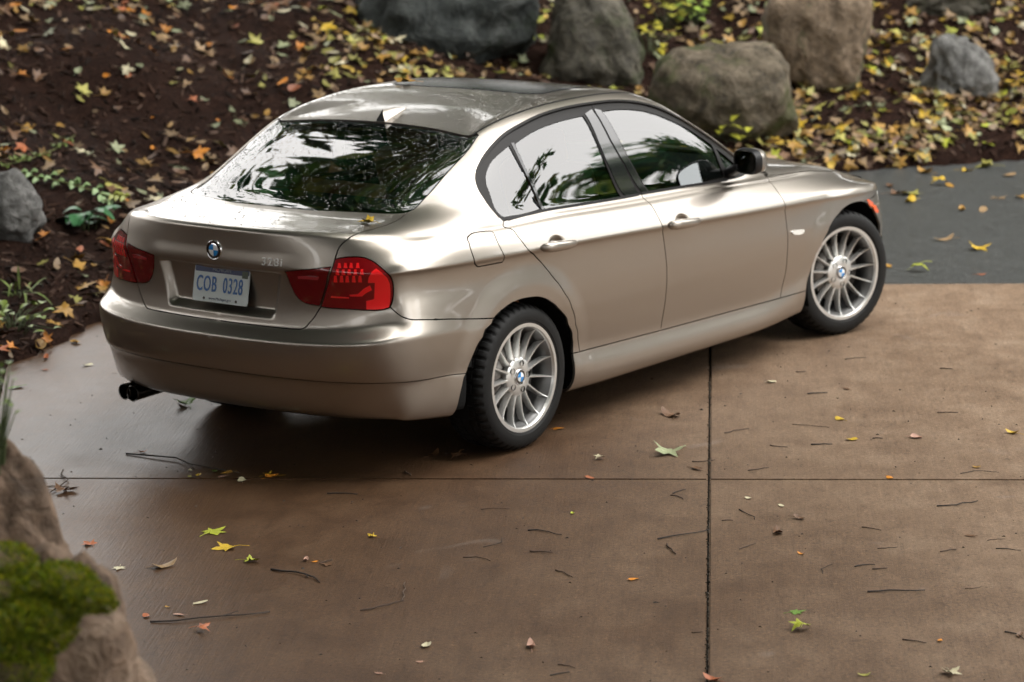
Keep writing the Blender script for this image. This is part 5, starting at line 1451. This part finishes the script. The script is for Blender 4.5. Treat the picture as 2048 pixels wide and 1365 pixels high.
# --- leaves lying on the drive, each where the photograph shows it: px, py, size in px, kind, colour
DRIVE = [(425, 1066, 62, 'maple', 'lime'), (455, 1097, 60, 'maple', 'yellow'), (499, 1124, 40, 'maple', 'lime'), (330, 1134, 50, 'oval', 'tan'), (403, 1264, 40, 'maple', 'rust'), (401, 1207, 28, 'oval', 'pale'),
    (292, 1234, 20, 'round', 'rust'), (357, 1231, 22, 'oval', 'pink'), (335, 1216, 10, 'round', 'ochre'), (612, 1122, 20, 'oval', 'pink'), (629, 1125, 12, 'round', 'orange'), (654, 1130, 30, 'maple', 'brown'), (745, 1075, 24, 'maple', 'yellow'),
    (852, 1294, 26, 'round', 'pale'), (1062, 1294, 36, 'oval', 'pink'), (839, 1325, 14, 'round', 'pink'), (756, 1349, 16, 'oval', 'pink'),
    (1340, 907, 78, 'maple', 'sage'), (1340, 832, 50, 'oval', 'brown'), (1200, 920, 28, 'maple', 'pale'), (1180, 957, 24, 'oval', 'rust'), (1395, 940, 28, 'oval', 'brown'), (1118, 859, 22, 'oval', 'orange'), (868, 911, 34, 'oval', 'brown'), (918, 920, 44, 'maple', 'brown'),
    (1679, 839, 26, 'round', 'yellow'), (1703, 881, 22, 'round', 'yellow'), (1543, 766, 18, 'round', 'pale'), (1833, 877, 24, 'round', 'pink'), (2025, 868, 28, 'oval', 'yellow'), (1780, 957, 20, 'round', 'orange'), (1953, 936, 16, 'round', 'ochre'), (1692, 779, 18, 'oval', 'brown'),
    (1555, 1066, 40, 'oval', 'brown'), (1600, 1039, 26, 'oval', 'brown'), (1563, 1013, 20, 'oval', 'pale'), (1497, 998, 16, 'round', 'pale'), (1268, 1160, 24, 'oval', 'orange'), (1602, 1109, 16, 'oval', 'orange'), (1602, 1262, 54, 'maple', 'lime'), (1590, 1226, 40, 'maple', 'green'), (1880, 1283, 14, 'round', 'orange'), (1900, 1348, 52, 'maple', 'pale'), (1728, 1352, 24, 'oval', 'olive'), (1425, 1362, 40, 'oval', 'rust'), (1940, 1073, 22, 'oval', 'brown'), (2040, 1272, 26, 'oval', 'brown'), (1145, 1028, 12, 'round', 'lime'),
    (545, 955, 26, 'round', 'orange'), (535, 951, 22, 'oval', 'yellow'), (560, 953, 22, 'oval', 'ochre'), (484, 963, 26, 'round', 'pale'), (430, 945, 16, 'round', 'green'), (396, 953, 16, 'round', 'yellow'), (380, 942, 12, 'round', 'pale'), (380, 955, 18, 'oval', 'olive'), (452, 949, 26, 'oval', 'ochre'), (445, 955, 18, 'oval', 'pink'),
    (372, 812, 60, 'maple', 'green'), (285, 906, 18, 'oval', 'rust'), (238, 1137, 34, 'maple', 'pale'), (180, 1090, 40, 'maple', 'rust'), (122, 985, 60, 'maple', 'brown'), (150, 687, 24, 'round', 'ochre'), (92, 718, 22, 'oval', 'rust'), (90, 741, 20, 'maple', 'rust'), (175, 732, 20, 'round', 'pale'), (30, 777, 30, 'oval', 'green'), (60, 925, 20, 'oval', 'brown'),
    (1880, 369, 46, 'maple', 'yellow'), (1900, 371, 30, 'oval', 'ochre'), (1820, 388, 60, 'maple', 'olive'), (1790, 388, 40, 'maple', 'brown'), (1820, 402, 40, 'oval', 'yellow'), (1924, 419, 26, 'oval', 'ochre'), (1966, 420, 34, 'oval', 'tan'), (1997, 396, 40, 'maple', 'tan'), (1960, 497, 56, 'maple', 'yellow'), (1888, 479, 40, 'oval', 'tan'), (1838, 541, 50, 'maple', 'lime'), (1963, 548, 16, 'round', 'rust'), (1778, 533, 24, 'oval', 'ochre'), (2040, 395, 30, 'maple', 'ochre'), (1975, 334, 50, 'maple', 'olive'), (1850, 345, 40, 'oval', 'ochre'), (2020, 350, 40, 'oval', 'tan'), (1780, 372, 30, 'oval', 'brown'), (1930, 342, 30, 'maple', 'yellow')]
WORD = {'yellow': 'bright yellow', 'ochre': 'ochre', 'tan': 'tan', 'pale': 'pale cream', 'lime': 'yellow-green', 'brown': 'dark brown', 'orange': 'orange', 'green': 'green', 'rust': 'rust red', 'pink': 'pinkish', 'sage': 'grey-green', 'olive': 'olive'}
KW = {'maple': 'lobed', 'oval': 'narrow', 'round': 'rounded'}
for i, (x, y, sp_, kind, col) in enumerate(DRIVE):
    P = ground_at(np.array([float(x), float(y)])); D = float((P-CAM_P)@CD)
    asf = (P[:2]-J0)@EA > A_END
    if toe_dist(P[0], P[1]) > 0: P = slope_at((x, y)); 
    size = sp_/F_PX*D*(1.0 if kind == 'maple' else 1.15)
    z = (-.004 if asf else .002) if toe_dist(P[0], P[1]) <= 0 else P[2]+.01
    where = 'lying on the dark asphalt' if asf else ('lying on wet concrete behind the car' if y > 930 and x < 700 else 'lying on the concrete slab')
    big = 'large ' if sp_ > 48 else ('small ' if sp_ < 24 else '')
    a_ = float((P[:2]-J0)@EA1); b_ = float((P[:2]-J0)@EB1)
    if not asf: where_ = 'across the cross joint' if abs(a_) < .12 else ('beside the long joint' if abs(b_) < .3 else ('beside the rear wheel' if math.hypot(P[0], P[1]+.9) < .7 else ('on the dry slab away from the car' if b_ > 0 and a_ < 0 else ('on the slab in front of the doors' if b_ > 0 else ''))))
    if not asf and where_: where = where_
    leaf_obj(kind, 1+i % 5, col, (P[0], P[1], z), size, RNG.uniform(0, 6.28), label=f'{big}{WORD[col]} {KW[kind]} leaf {where}', group='fallen leaves on the drive', tilt=RNG.normal(0, .05))
# leaves on the car
P, N = sv3(px((738, 447))[0], .003)
leaf_obj('maple', 4, 'yellow', P, .085, 1.0, N, 'curled yellow leaf resting on the boot lid')
P, N = sv3(tp((.66, .02))[0], .003)
q = np.array([812., 167.]); best = min(((np.linalg.norm(proj(S(np.array([s_]), np.array([v_]))*[1, -1, 1])[0][0]-q), s_, v_) for s_ in np.linspace(0, 26, 60) for v_ in np.linspace(22, VMAX, 14)), key=lambda t: t[0])
P, N = sv3((best[1], best[2]), .003); P = P*[1, -1, 1]; N = N*[1, -1, 1]
leaf_obj('maple', 3, 'ochre', P, .12, 2.4, N, 'ochre leaf with an upright stalk lying on the roof')
# --- twigs on the drive: x0, y0, x1, y1, thickness px
TW = [(258, 908, 470, 950, 5), (300, 1244, 540, 1226, 5), (540, 1142, 640, 1167, 7), (720, 1222, 806, 1202, 4), (800, 1202, 806, 1166, 4), (655, 988, 715, 990, 4), (962, 1020, 1020, 1019, 2), (1316, 1080, 1420, 1060, 4), (1332, 1090, 1352, 1110, 5), (1340, 992, 1366, 1000, 3), (1345, 988, 1372, 980, 3), (1384, 924, 1430, 921, 3), (1480, 1020, 1512, 1040, 3), (1444, 1043, 1466, 1042, 3), (1480, 1100, 1512, 1088, 3), (1874, 1014, 1954, 1003, 4), (1725, 1055, 1762, 1062, 3), (1710, 1135, 1750, 1131, 4), (1745, 1140, 1774, 1138, 4), (1880, 1105, 1912, 1100, 4), (1992, 1098, 2042, 1102, 3), (1975, 1082, 2010, 1079, 2), (1735, 1186, 1850, 1183, 5), (1806, 1280, 1852, 1288, 4), (1930, 1178, 1964, 1174, 2), (1645, 1148, 1668, 1130, 2), (1540, 892, 1575, 896, 3), (1622, 891, 1665, 890, 4), (1448, 867, 1498, 858, 3), (1585, 849, 1660, 855, 2), (1615, 789, 1655, 787, 4), (1592, 745, 1612, 744, 3), (1745, 878, 1765, 878, 3), (1495, 942, 1536, 936, 3), (1875, 827, 1916, 826, 3), (1690, 720, 1732, 716, 2), (925, 1117, 982, 1122, 3), (1056, 1062, 1122, 1072, 4), (1060, 1104, 1105, 1106, 4), (1110, 1142, 1146, 1156, 4), (965, 1095, 1000, 1076, 2), (810, 945, 822, 953, 5), (182, 1155, 225, 1152, 6), (100, 1000, 130, 940, 4), (90, 975, 155, 978, 3), (1755, 1098, 1795, 1095, 2), (1880, 738, 1905, 740, 3), (1100, 1352, 1140, 1346, 4), (1383, 1266, 1405, 1264, 3), (1116, 1330, 1150, 1338, 3), (2010, 1265, 2048, 1280, 4), (640, 1128, 665, 1120, 3), (1920, 948, 1998, 946, 2)]
M_TWIGS = [pbr('twig_bark', (.018, .012, .009), .7), pbr('twig_bark_brown', (.045, .026, .016), .75), pbr('twig_bark_pale', (.075, .048, .032), .75)]
for i, (x0, y0, x1, y1, th) in enumerate(TW):
    p0 = ground_at(np.array([float(x0), float(y0)])); p1 = ground_at(np.array([float(x1), float(y1)]))
    D = float((p0-CAM_P)@CD); r = th/F_PX*D*.5; L = np.linalg.norm(p1-p0); r = min(r*.8, .0045)
    side_ = np.array([-(p1-p0)[1], (p1-p0)[0], 0])/max(L, 1e-6)
    pts = []; bend = RNG.normal(0, .10)
    for t in np.linspace(0, 1, 6):
        pts.append(p0+(p1-p0)*t+side_*L*(bend*4*t*(1-t)+RNG.normal(0, .028))+np.array([0, 0, r+.003*math.sin(3.1*t)*L*4]))
    bm = bmesh.new(); tube(bm, [Vector(p-p0) for p in pts], list(np.linspace(r, r*.55, 6)), 5)
    if L > .25:
        b0 = pts[3]; e_ = b0+(p1-p0)*.14+side_*L*.10*(1 if i % 2 else -1); tube(bm, [Vector(b0-p0), Vector((b0+e_)/2-p0), Vector(e_-p0)], [r*.6, r*.5, r*.3], 4)
    o = bm_obj('twig', bm, M_TWIGS[0 if i < 3 else (0, 1, 0, 1, 2)[i % 5]], None, True, 60); o.location = p0
    mid_ = (p0+p1)/2; a_ = float((mid_[:2]-J0)@EA1); b_ = float((mid_[:2]-J0)@EB1)
    sz_ = 'long forked' if L > .25 else ('medium straight' if L > .16 and abs(bend) < .1 else ('medium bent' if L > .16 else ('short straight' if L > .08 and abs(bend) < .1 else ('short curved' if L > .08 else 'tiny'))))
    rel = 'across the long joint' if abs(b_) < .12 else ('close to the long joint' if abs(b_) < .4 else ('along the cross joint' if abs(a_) < .14 else ('on the slab beneath the tail of the car' if a_ > 0 and b_ < 0 else ('on the slab in front of the doors' if a_ > 0 else ('on the dark slab behind the tail of the car' if b_ < 0 else 'on the dry slab away from the car')))))
    if i == 0: lab = 'long bent dark twig in front of the shadow under the tail'
    elif i == 1: lab = 'long thin twig beside the rust red leaf'
    elif i == 2: lab = 'thick short straight stick on the dark wet slab'
    else: lab = f"{sz_} {('dark', 'brown', 'dark', 'brown', 'pale brown')[i % 5]} twig {rel}"
    tag(o, lab, 'twig', 'twigs on the drive')
# small grit on the drive
V, F = [], []
for k in range(900):
    a = RNG.uniform(-4.2, 4.0); b_ = RNG.uniform(-3.6, 3.4); c = np.array(site(a, b_, 0.0)); s_ = RNG.uniform(.0015, .0055)*(1.6 if RNG.random() < .06 else 1); b0 = len(V)
    if toe_dist(c[0], c[1]) > -.05: continue
    an = RNG.uniform(0, 6.28); st = RNG.uniform(1, 2.6)
    for q in ((1, 0, 0), (-.5, .8, 0), (-.5, -.8, 0), (0, 0, .8)):
        q = np.array(q)*s_; q = np.array([q[0]*st*math.cos(an)-q[1]*math.sin(an), q[0]*st*math.sin(an)+q[1]*math.cos(an), q[2]]); V.append(c+q)
    F += [(b0, b0+1, b0+3), (b0+1, b0+2, b0+3), (b0+2, b0, b0+3)]
tag(mesh_np('grit', V, F, pbr('grit', (.03, .022, .016), .8)), 'dark crumbs and grit scattered over the concrete', 'grit', kind='stuff')

# --- leaf litter on the bank
def visible_slope_points(n_, rng, dens):
    """scatter over the whole bank until n_ of the points lie where the photograph looks"""
    out = []; got = 0
    while got < n_:
        x = rng.uniform(-9, 25, 20000); y = rng.uniform(-7, 20, 20000)
        d = toe_dist(x, y); k = (d > .02) & (d < 13); x, y, d = x[k], y[k], d[k]
        z = terrain(x, y); q, D = proj(np.stack([x, y, z], -1))
        k = rng.random(len(x)) < dens(q[:, 0], q[:, 1], x, y, d)
        k &= np.hypot(x-CAM_P[0], y-CAM_P[1]) > 3.2
        x, y, z, d, q, D = x[k], y[k], z[k], d[k], q[k], D[k]
        e = .05
        nx = -(terrain(x+e, y)-terrain(x-e, y))/(2*e); ny = -(terrain(x, y+e)-terrain(x, y-e))/(2*e)
        inn = (q[:, 0] > -40) & (q[:, 0] < 2090) & (q[:, 1] > -50) & (q[:, 1] < 800) & (D > 0)
        out.append(np.stack([x, y, z, q[:, 0], q[:, 1], D, d, nx, ny, inn], -1)); got += int(inn.sum())
    return np.concatenate(out)
def dens(qx, qy, x, y, d):
    v = np.full(qx.shape, .16)
    v = np.where(qx > 600, .30, v); v = np.where(qx > 1640, .45, v)
    v = np.where((qx > 1500) & (qy > 190), np.where(d < 1.5, 1.0, .6), v)
    v = np.where((qx > 1640) & (qx < 1830) & (qy > 190) & (qy < 260), .18, v)
    v = np.where((qx > 600) & (qx < 830) & (qy < 200), .45, v)
    v = np.where(qy < 30, np.maximum(v, .35), v)
    return v*(.2+1.6*vnoise(x*1.6, y*1.6, 8)**1.5)
lr = np.random.default_rng(11)
LP = visible_slope_points(2900, lr, dens)
def pick_col(qx, d, rng):
    r = rng.random()
    if qx < 620: t = [('tan', .22), ('ochre', .2), ('brown', .2), ('olive', .12), ('sage', .1), ('orange', .06), ('rust', .05), ('pale', .05)]
    else: t = [('ochre', .22), ('yellow', .13), ('tan', .20), ('olive', .17), ('brown', .13), ('lime', .05), ('pale', .04), ('sage', .06)]
    for k, w in t:
        r -= w
        if r < 0: return k
    return 'ochre'
_rec = []
for (x, y, z, qx, qy, D, d, nx, ny, inn) in LP:
    size = lr.uniform(.065, .150); col = pick_col(qx, d, lr); kind = ('maple', 'maple', 'oval', 'round')[lr.integers(4)]
    if kind != 'maple': size *= .7
    hid = (qx > 230 and qx < 1500 and qy > 170+abs(qx-900)*.12)
    _rec.append((x, y, z, size, col, kind, lr.integers(6), lr.uniform(0, 6.28), lr.normal(0, .30, 2), size/D if inn and not hid else 0, qx, d, nx, ny, inn))
order = sorted(range(len(_rec)), key=lambda i: -_rec[i][9])
IND = set(order[:210])
V, F, CC = [], [], []
for i, (x, y, z, size, col, kind, v_, rz, tl, key, qx, d, nx, ny, inn) in enumerate(_rec):
    nrm = Vector((nx+tl[0], ny+tl[1], 1)); nrm.normalize()
    if i in IND:
        nb = min(BOULD, key=lambda t: math.hypot(t[0]-x, t[1]-y)-t[2]/2)
        close = math.hypot(nb[0]-x, nb[1]-y)-nb[2]/2 < .45
        where = ('next to the '+' '.join(nb[3].split()[:4])) if close else 'on the dark bark mulch of the bank' if qx < 620 else ('in the leaf drift beside the asphalt' if d < 1.6 and qx > 1500 else 'on the bank among the boulders')
        leaf_obj(kind, v_, col, (x, y, z+.012), size, rz, nrm, f'{"large" if size > .125 else "small" if size < .09 else "medium"} {WORD[col]} {KW[kind]} leaf {where}', 'fallen leaves on the bank')
    else:
        G, Fg = LEAF_ME[kind, v_]
        if not inn:                                   # far from the viewpoint's field: the same outline, fewer faces
            n_o = 20 if kind == 'maple' else 12
            G = G[:1+n_o]; Fg = [(0, 1+k, 1+(k+1) % n_o, 1+(k+2) % n_o) for k in range(0, n_o, 2)]
        M = np.array(Matrix.Translation((x, y, z+.010+lr.uniform(0, .02)))@nrm.to_track_quat('Z', 'Y').to_matrix().to_4x4()@Matrix.Rotation(rz, 4, 'Z')@Matrix.Scale(size, 4))
        b0 = len(V); V += list(G@M[:3, :3].T+M[:3, 3]); F += [tuple(b0+j for j in f) for f in Fg]
        c = np.array(PAL[col])*lr.uniform(.35, .8); CC += [c]*len(Fg)
lit = mesh_np('leaf_litter', V, F, M_LITTER, None, True); set_tint(lit.data, np.array(CC)); tag(lit, 'mass of fallen yellow and brown leaves covering the bank', 'leaves', kind='stuff')
# --- bark mulch chips
CP_ = visible_slope_points(6500, lr, lambda qx, qy, x, y, d: np.ones(qx.shape))
V = np.zeros((len(CP_)*8, 3)); F = []; CC = []
for i, (x, y, z, qx, qy, D, d, nx, ny, inn) in enumerate(CP_):
    L = lr.uniform(.02, .085); w = L*lr.uniform(.16, .45); h = lr.uniform(.004, .012)
    nrm = Vector((nx, ny, 1)).normalized()+Vector(tuple(lr.normal(0, .38, 3))); nrm.normalize()
    M = np.array(nrm.to_track_quat('Z', 'Y').to_matrix()@Matrix.Rotation(lr.uniform(0, 6.28), 3, 'Z'))
    B = np.array([(-L/2, -w/2, 0), (L/2, -w/2*.6, 0), (L/2, w/2*.6, 0), (-L/2, w/2, 0), (-L/2*.9, -w/2*.8, h), (L/2*.9, -w/2*.5, h), (L/2*.9, w/2*.5, h), (-L/2*.9, w/2*.8, h)])
    V[i*8:i*8+8] = B@M.T+np.array([x, y, z+.004])
    o_ = i*8; F += [(o_+4, o_+5, o_+6, o_+7), (o_, o_+1, o_+5, o_+4), (o_+1, o_+2, o_+6, o_+5), (o_+2, o_+3, o_+7, o_+6), (o_+3, o_, o_+4, o_+7)]
    c = np.array([(.022, .011, .007), (.040, .021, .014), (.068, .040, .028), (.012, .007, .005), (.10, .066, .05)][lr.choice(5, p=[.3, .27, .16, .2, .07])])*lr.uniform(.7, 1.2); CC += [c]*5
ch = mesh_np('bark_mulch', V, F, M_CHIP); set_tint(ch.data, np.array(CC)); tag(ch, 'dark brown bark chips covering the bank', 'mulch', kind='stuff')

# --- plants
def plant(name, label, P, specs, col, stem_col=(.05, .07, .02), cat='plant', group=None):
    """specs: leaves as (base xyz, direction, length, width, droop)"""
    root = tag(empty(name, tuple(P)), label, cat, group)
    m = pbr(name+'_leaf', col, .42, spec=.5)
    n, l, b = nodes_of(m); tc = n.new('ShaderNodeTexCoord'); f = tex_noise(n, l, 14, 4, .6, tc.outputs['Object'])
    r = ramp(n, l, f.outputs[0], [(.3, tuple(x*.55 for x in col)), (.7, tuple(x*1.35 for x in col))]); l.new(r.outputs[0], b.inputs['Base Color'])
    sm = pbr(name+'_stem', stem_col, .6)
    bms = bmesh.new()
    for (B, Dv, L, w, dr) in specs:
        B = Vector(B); Dv = Vector(Dv).normalized(); S_ = Dv.cross(Vector((0, 0, 1)));
        if S_.length < .1: S_ = Vector((1, 0, 0))
        S_.normalize(); U = S_.cross(Dv)
        bm = bmesh.new(); rows = []
        for t in np.linspace(0, 1, 7):
            c = B+Dv*L*t-Vector((0, 0, dr*L*t*t)); ww = w*math.sin(math.pi*(t*.92+.04))**.8
            rows.append([bm.verts.new(c-S_*ww+U*ww*.25), bm.verts.new(c), bm.verts.new(c+S_*ww+U*ww*.25)])
        for a, b_ in zip(rows[:-1], rows[1:]):
            for k in (0, 1): bm.faces.new((a[k], a[k+1], b_[k+1], b_[k]))
        bm_obj('leaf', bm, m, root, True, 80)
        tube(bms, [Vector((B.x*.2, B.y*.2, -.04)), B*.5+Vector((0, 0, .02)), B], [.0035, .0025, .0018], 4)
    bm_obj('stem', bms, sm, root)
    return root
pr_ = np.random.default_rng(3)
P0 = slope_at((172, 462))
sp = [((pr_.normal(0, .05), pr_.normal(0, .05), pr_.uniform(.03, .14)), (math.cos(a), math.sin(a), pr_.uniform(.1, .7)), pr_.uniform(.10, .19), pr_.uniform(.032, .05), pr_.uniform(.3, .7)) for a in np.linspace(0, 6.0, 14)]
plant('broad_leaved_plant', 'low plant with broad glossy green leaves beside the pale grey stone', P0, sp, (.035, .13, .045))
P0 = slope_at((45, 590))
sp = [((pr_.normal(0, .06), pr_.normal(0, .06), .0), (pr_.normal(0, .6), pr_.normal(0, .6), 1), pr_.uniform(.10, .22), .007, pr_.uniform(.2, .9)) for _ in range(15)]
plant('grass_tuft', 'tuft of thin pale green grass blades below the pale grey stone', P0, sp, (.13, .18, .04))
P0 = slope_at((25, 660))
sp = [((pr_.normal(0, .12), pr_.normal(0, .12), pr_.uniform(.02, .12)), (pr_.normal(0, 1), pr_.normal(0, 1), .5), pr_.uniform(.04, .09), pr_.uniform(.014, .026), .3) for _ in range(30)]
plant('creeping_plant', 'yellow-green creeping plant at the edge of the drive', P0, sp, (.16, .22, .04))
def vine(label, pts, ls, col, step=3):
    P = [slope_at(q) for q in pts]
    sp = []
    for a, b_ in zip(P[:-1], P[1:]):
        for k in range(step):
            c = a+(b_-a)*k/step-P[0]+np.array([pr_.normal(0, .015), pr_.normal(0, .015), pr_.uniform(.03, .07)])
            for sg in (1, -1):
                d_ = (b_-a)/np.linalg.norm(b_-a); sd_ = np.array([-d_[1], d_[0], .3])*sg
                sp.append((tuple(c), tuple(sd_+d_*.3), ls*pr_.uniform(.8, 1.2), ls*.42, .1))
    root = tag(empty('vine', tuple(P[0])), label, 'plant')
    m = pbr('vine_leaf', col, .45); bms = bmesh.new()
    tube(bms, [Vector(p-P[0]+np.array([0, 0, .04])) for p in P], [.004]*len(P), 4); bm_obj('stem', bms, pbr('vine_stem', (.10, .11, .03), .6), root)
    for (B, Dv, L, w, dr) in sp:
        B = Vector(B); Dv = Vector(Dv).normalized(); S_ = Dv.cross(Vector((0, 0, 1))).normalized()
        bm = bmesh.new(); bm.faces.new([bm.verts.new(B+Dv*L*(.5-.5*math.cos(t))+S_*w*math.sin(t)+Vector((0, 0, .01*math.sin(t*2)))) for t in np.linspace(0, 2*math.pi, 9)[:-1]])
        bm_obj('leaf', bm, m, root, False)
    return root
vine('trailing stem with paired round green leaflets on the mulch', [(40, 362), (100, 372), (150, 384), (205, 402), (240, 412)], .055, (.20, .30, .12))
vine('trailing stem with olive yellow leaflets towards the boot', [(225, 408), (262, 420)], .05, (.22, .24, .03), 3)
vine('mossy green trailing stem higher up the mulch', [(5, 345), (60, 332), (110, 312), (150, 284)], .035, (.13, .19, .03), 4)
for i, (q, c, nn, lab) in enumerate((((1475, 282), (.30, .30, .03), 26, 'yellow-green seedling clump at the foot of the squat mossy boulder'), ((1035, 95), (.28, .32, .04), 16, 'leafy seedling between the dark boulder and the pointed boulder'), ((1385, 45), (.22, .32, .05), 30, 'leafy sprouts between the pointed boulder and the tall tan boulder'), ((1300, 110), (.36, .32, .03), 18, 'yellowing sprouts at the right foot of the pointed boulder'), ((1330, 60), (.30, .30, .04), 20, 'yellow-green sprouts behind the squat mossy boulder'))):
    P0 = slope_at(q)
    sp = [((pr_.normal(0, .13), pr_.normal(0, .10), pr_.uniform(.03, .22)), (pr_.normal(0, 1), pr_.normal(0, 1), .3), pr_.uniform(.06, .12), pr_.uniform(.025, .04), .4) for _ in range(nn)]
    plant('seedlings', lab, P0, sp, c)
# --- moss cushion and sprigs on the foreground stones
def moss(name, label, spots, n_, hair, cols, mat, kind='stuff'):
    V, F, CC = [], [], []
    rng = np.random.default_rng(9)
    for (c, R) in spots:
        k = int(n_*R[0]*R[1]/.04)
        for _ in range(k):
            d = rng.normal(0, 1, 3); d /= np.linalg.norm(d); p = np.array(c)+d*np.array(R)*[1, 1, .72]*rng.uniform(.85, 1.03)
            g = d+rng.normal(0, .5, 3); g /= np.linalg.norm(g); L = hair*rng.uniform(.5, 1.4); s_ = np.cross(g, rng.normal(0, 1, 3)); s_ /= np.linalg.norm(s_); w = L*.28
            b0 = len(V); V += [p-s_*w*.5, p+g*L*.55-s_*w, p+g*L, p+g*L*.55+s_*w, p+s_*w*.5]; F.append((b0, b0+1, b0+2, b0+3, b0+4)); CC.append(np.array(cols[rng.integers(len(cols))])*rng.uniform(.6, 1.3))
    o = mesh_np(name, V, F, mat); set_tint(o.data, np.array(CC)); tag(o, label, 'moss', kind=kind); return o
def at_d(pxy, d): return CAM_P+ray(np.array(pxy, float))*d
GM = [(.14, .20, .010), (.24, .26, .012), (.07, .12, .008), (.32, .30, .016), (.17, .23, .014)]
spots = [(at_d((40, 1180), 6.55), (.10, .10, .07)), (at_d((110, 1165), 6.55), (.09, .09, .055)), (at_d((165, 1195), 6.5), (.065, .07, .045)), (at_d((60, 1260), 6.45), (.12, .09, .09)), (at_d((20, 1330), 6.4), (.10, .09, .10)), (at_d((70, 1230), 6.5), (.12, .09, .07)), (at_d((195, 1205), 6.5), (.035, .05, .03)), (at_d((10, 1120), 6.6), (.06, .08, .05))]
moss('moss_cushion', 'bright green moss cushion draped between two fawn stones', spots, 15000, .0085, GM, M_FOL)
P0 = at_d((-6, 965), 7.36)
sp = []
for _ in range(34):
    t = pr_.uniform(.25, 1); sp.append(((.05*pr_.normal(0, 1)*t+.02*t, .05*pr_.normal(0, 1)*t, .31*t), (pr_.normal(0, 1), pr_.normal(0, 1), .5), pr_.uniform(.018, .036), pr_.uniform(.006, .010), .3))
plant('sprig', 'loose green sprig growing up from the rounded foreground stone', P0, sp, (.10, .15, .02))
leaf_obj('oval', 2, 'orange', at_d((222, 1198), 6.5), .03, .4, (-.6, -.5, .6), 'small coral red leaf caught at the tip of the moss')
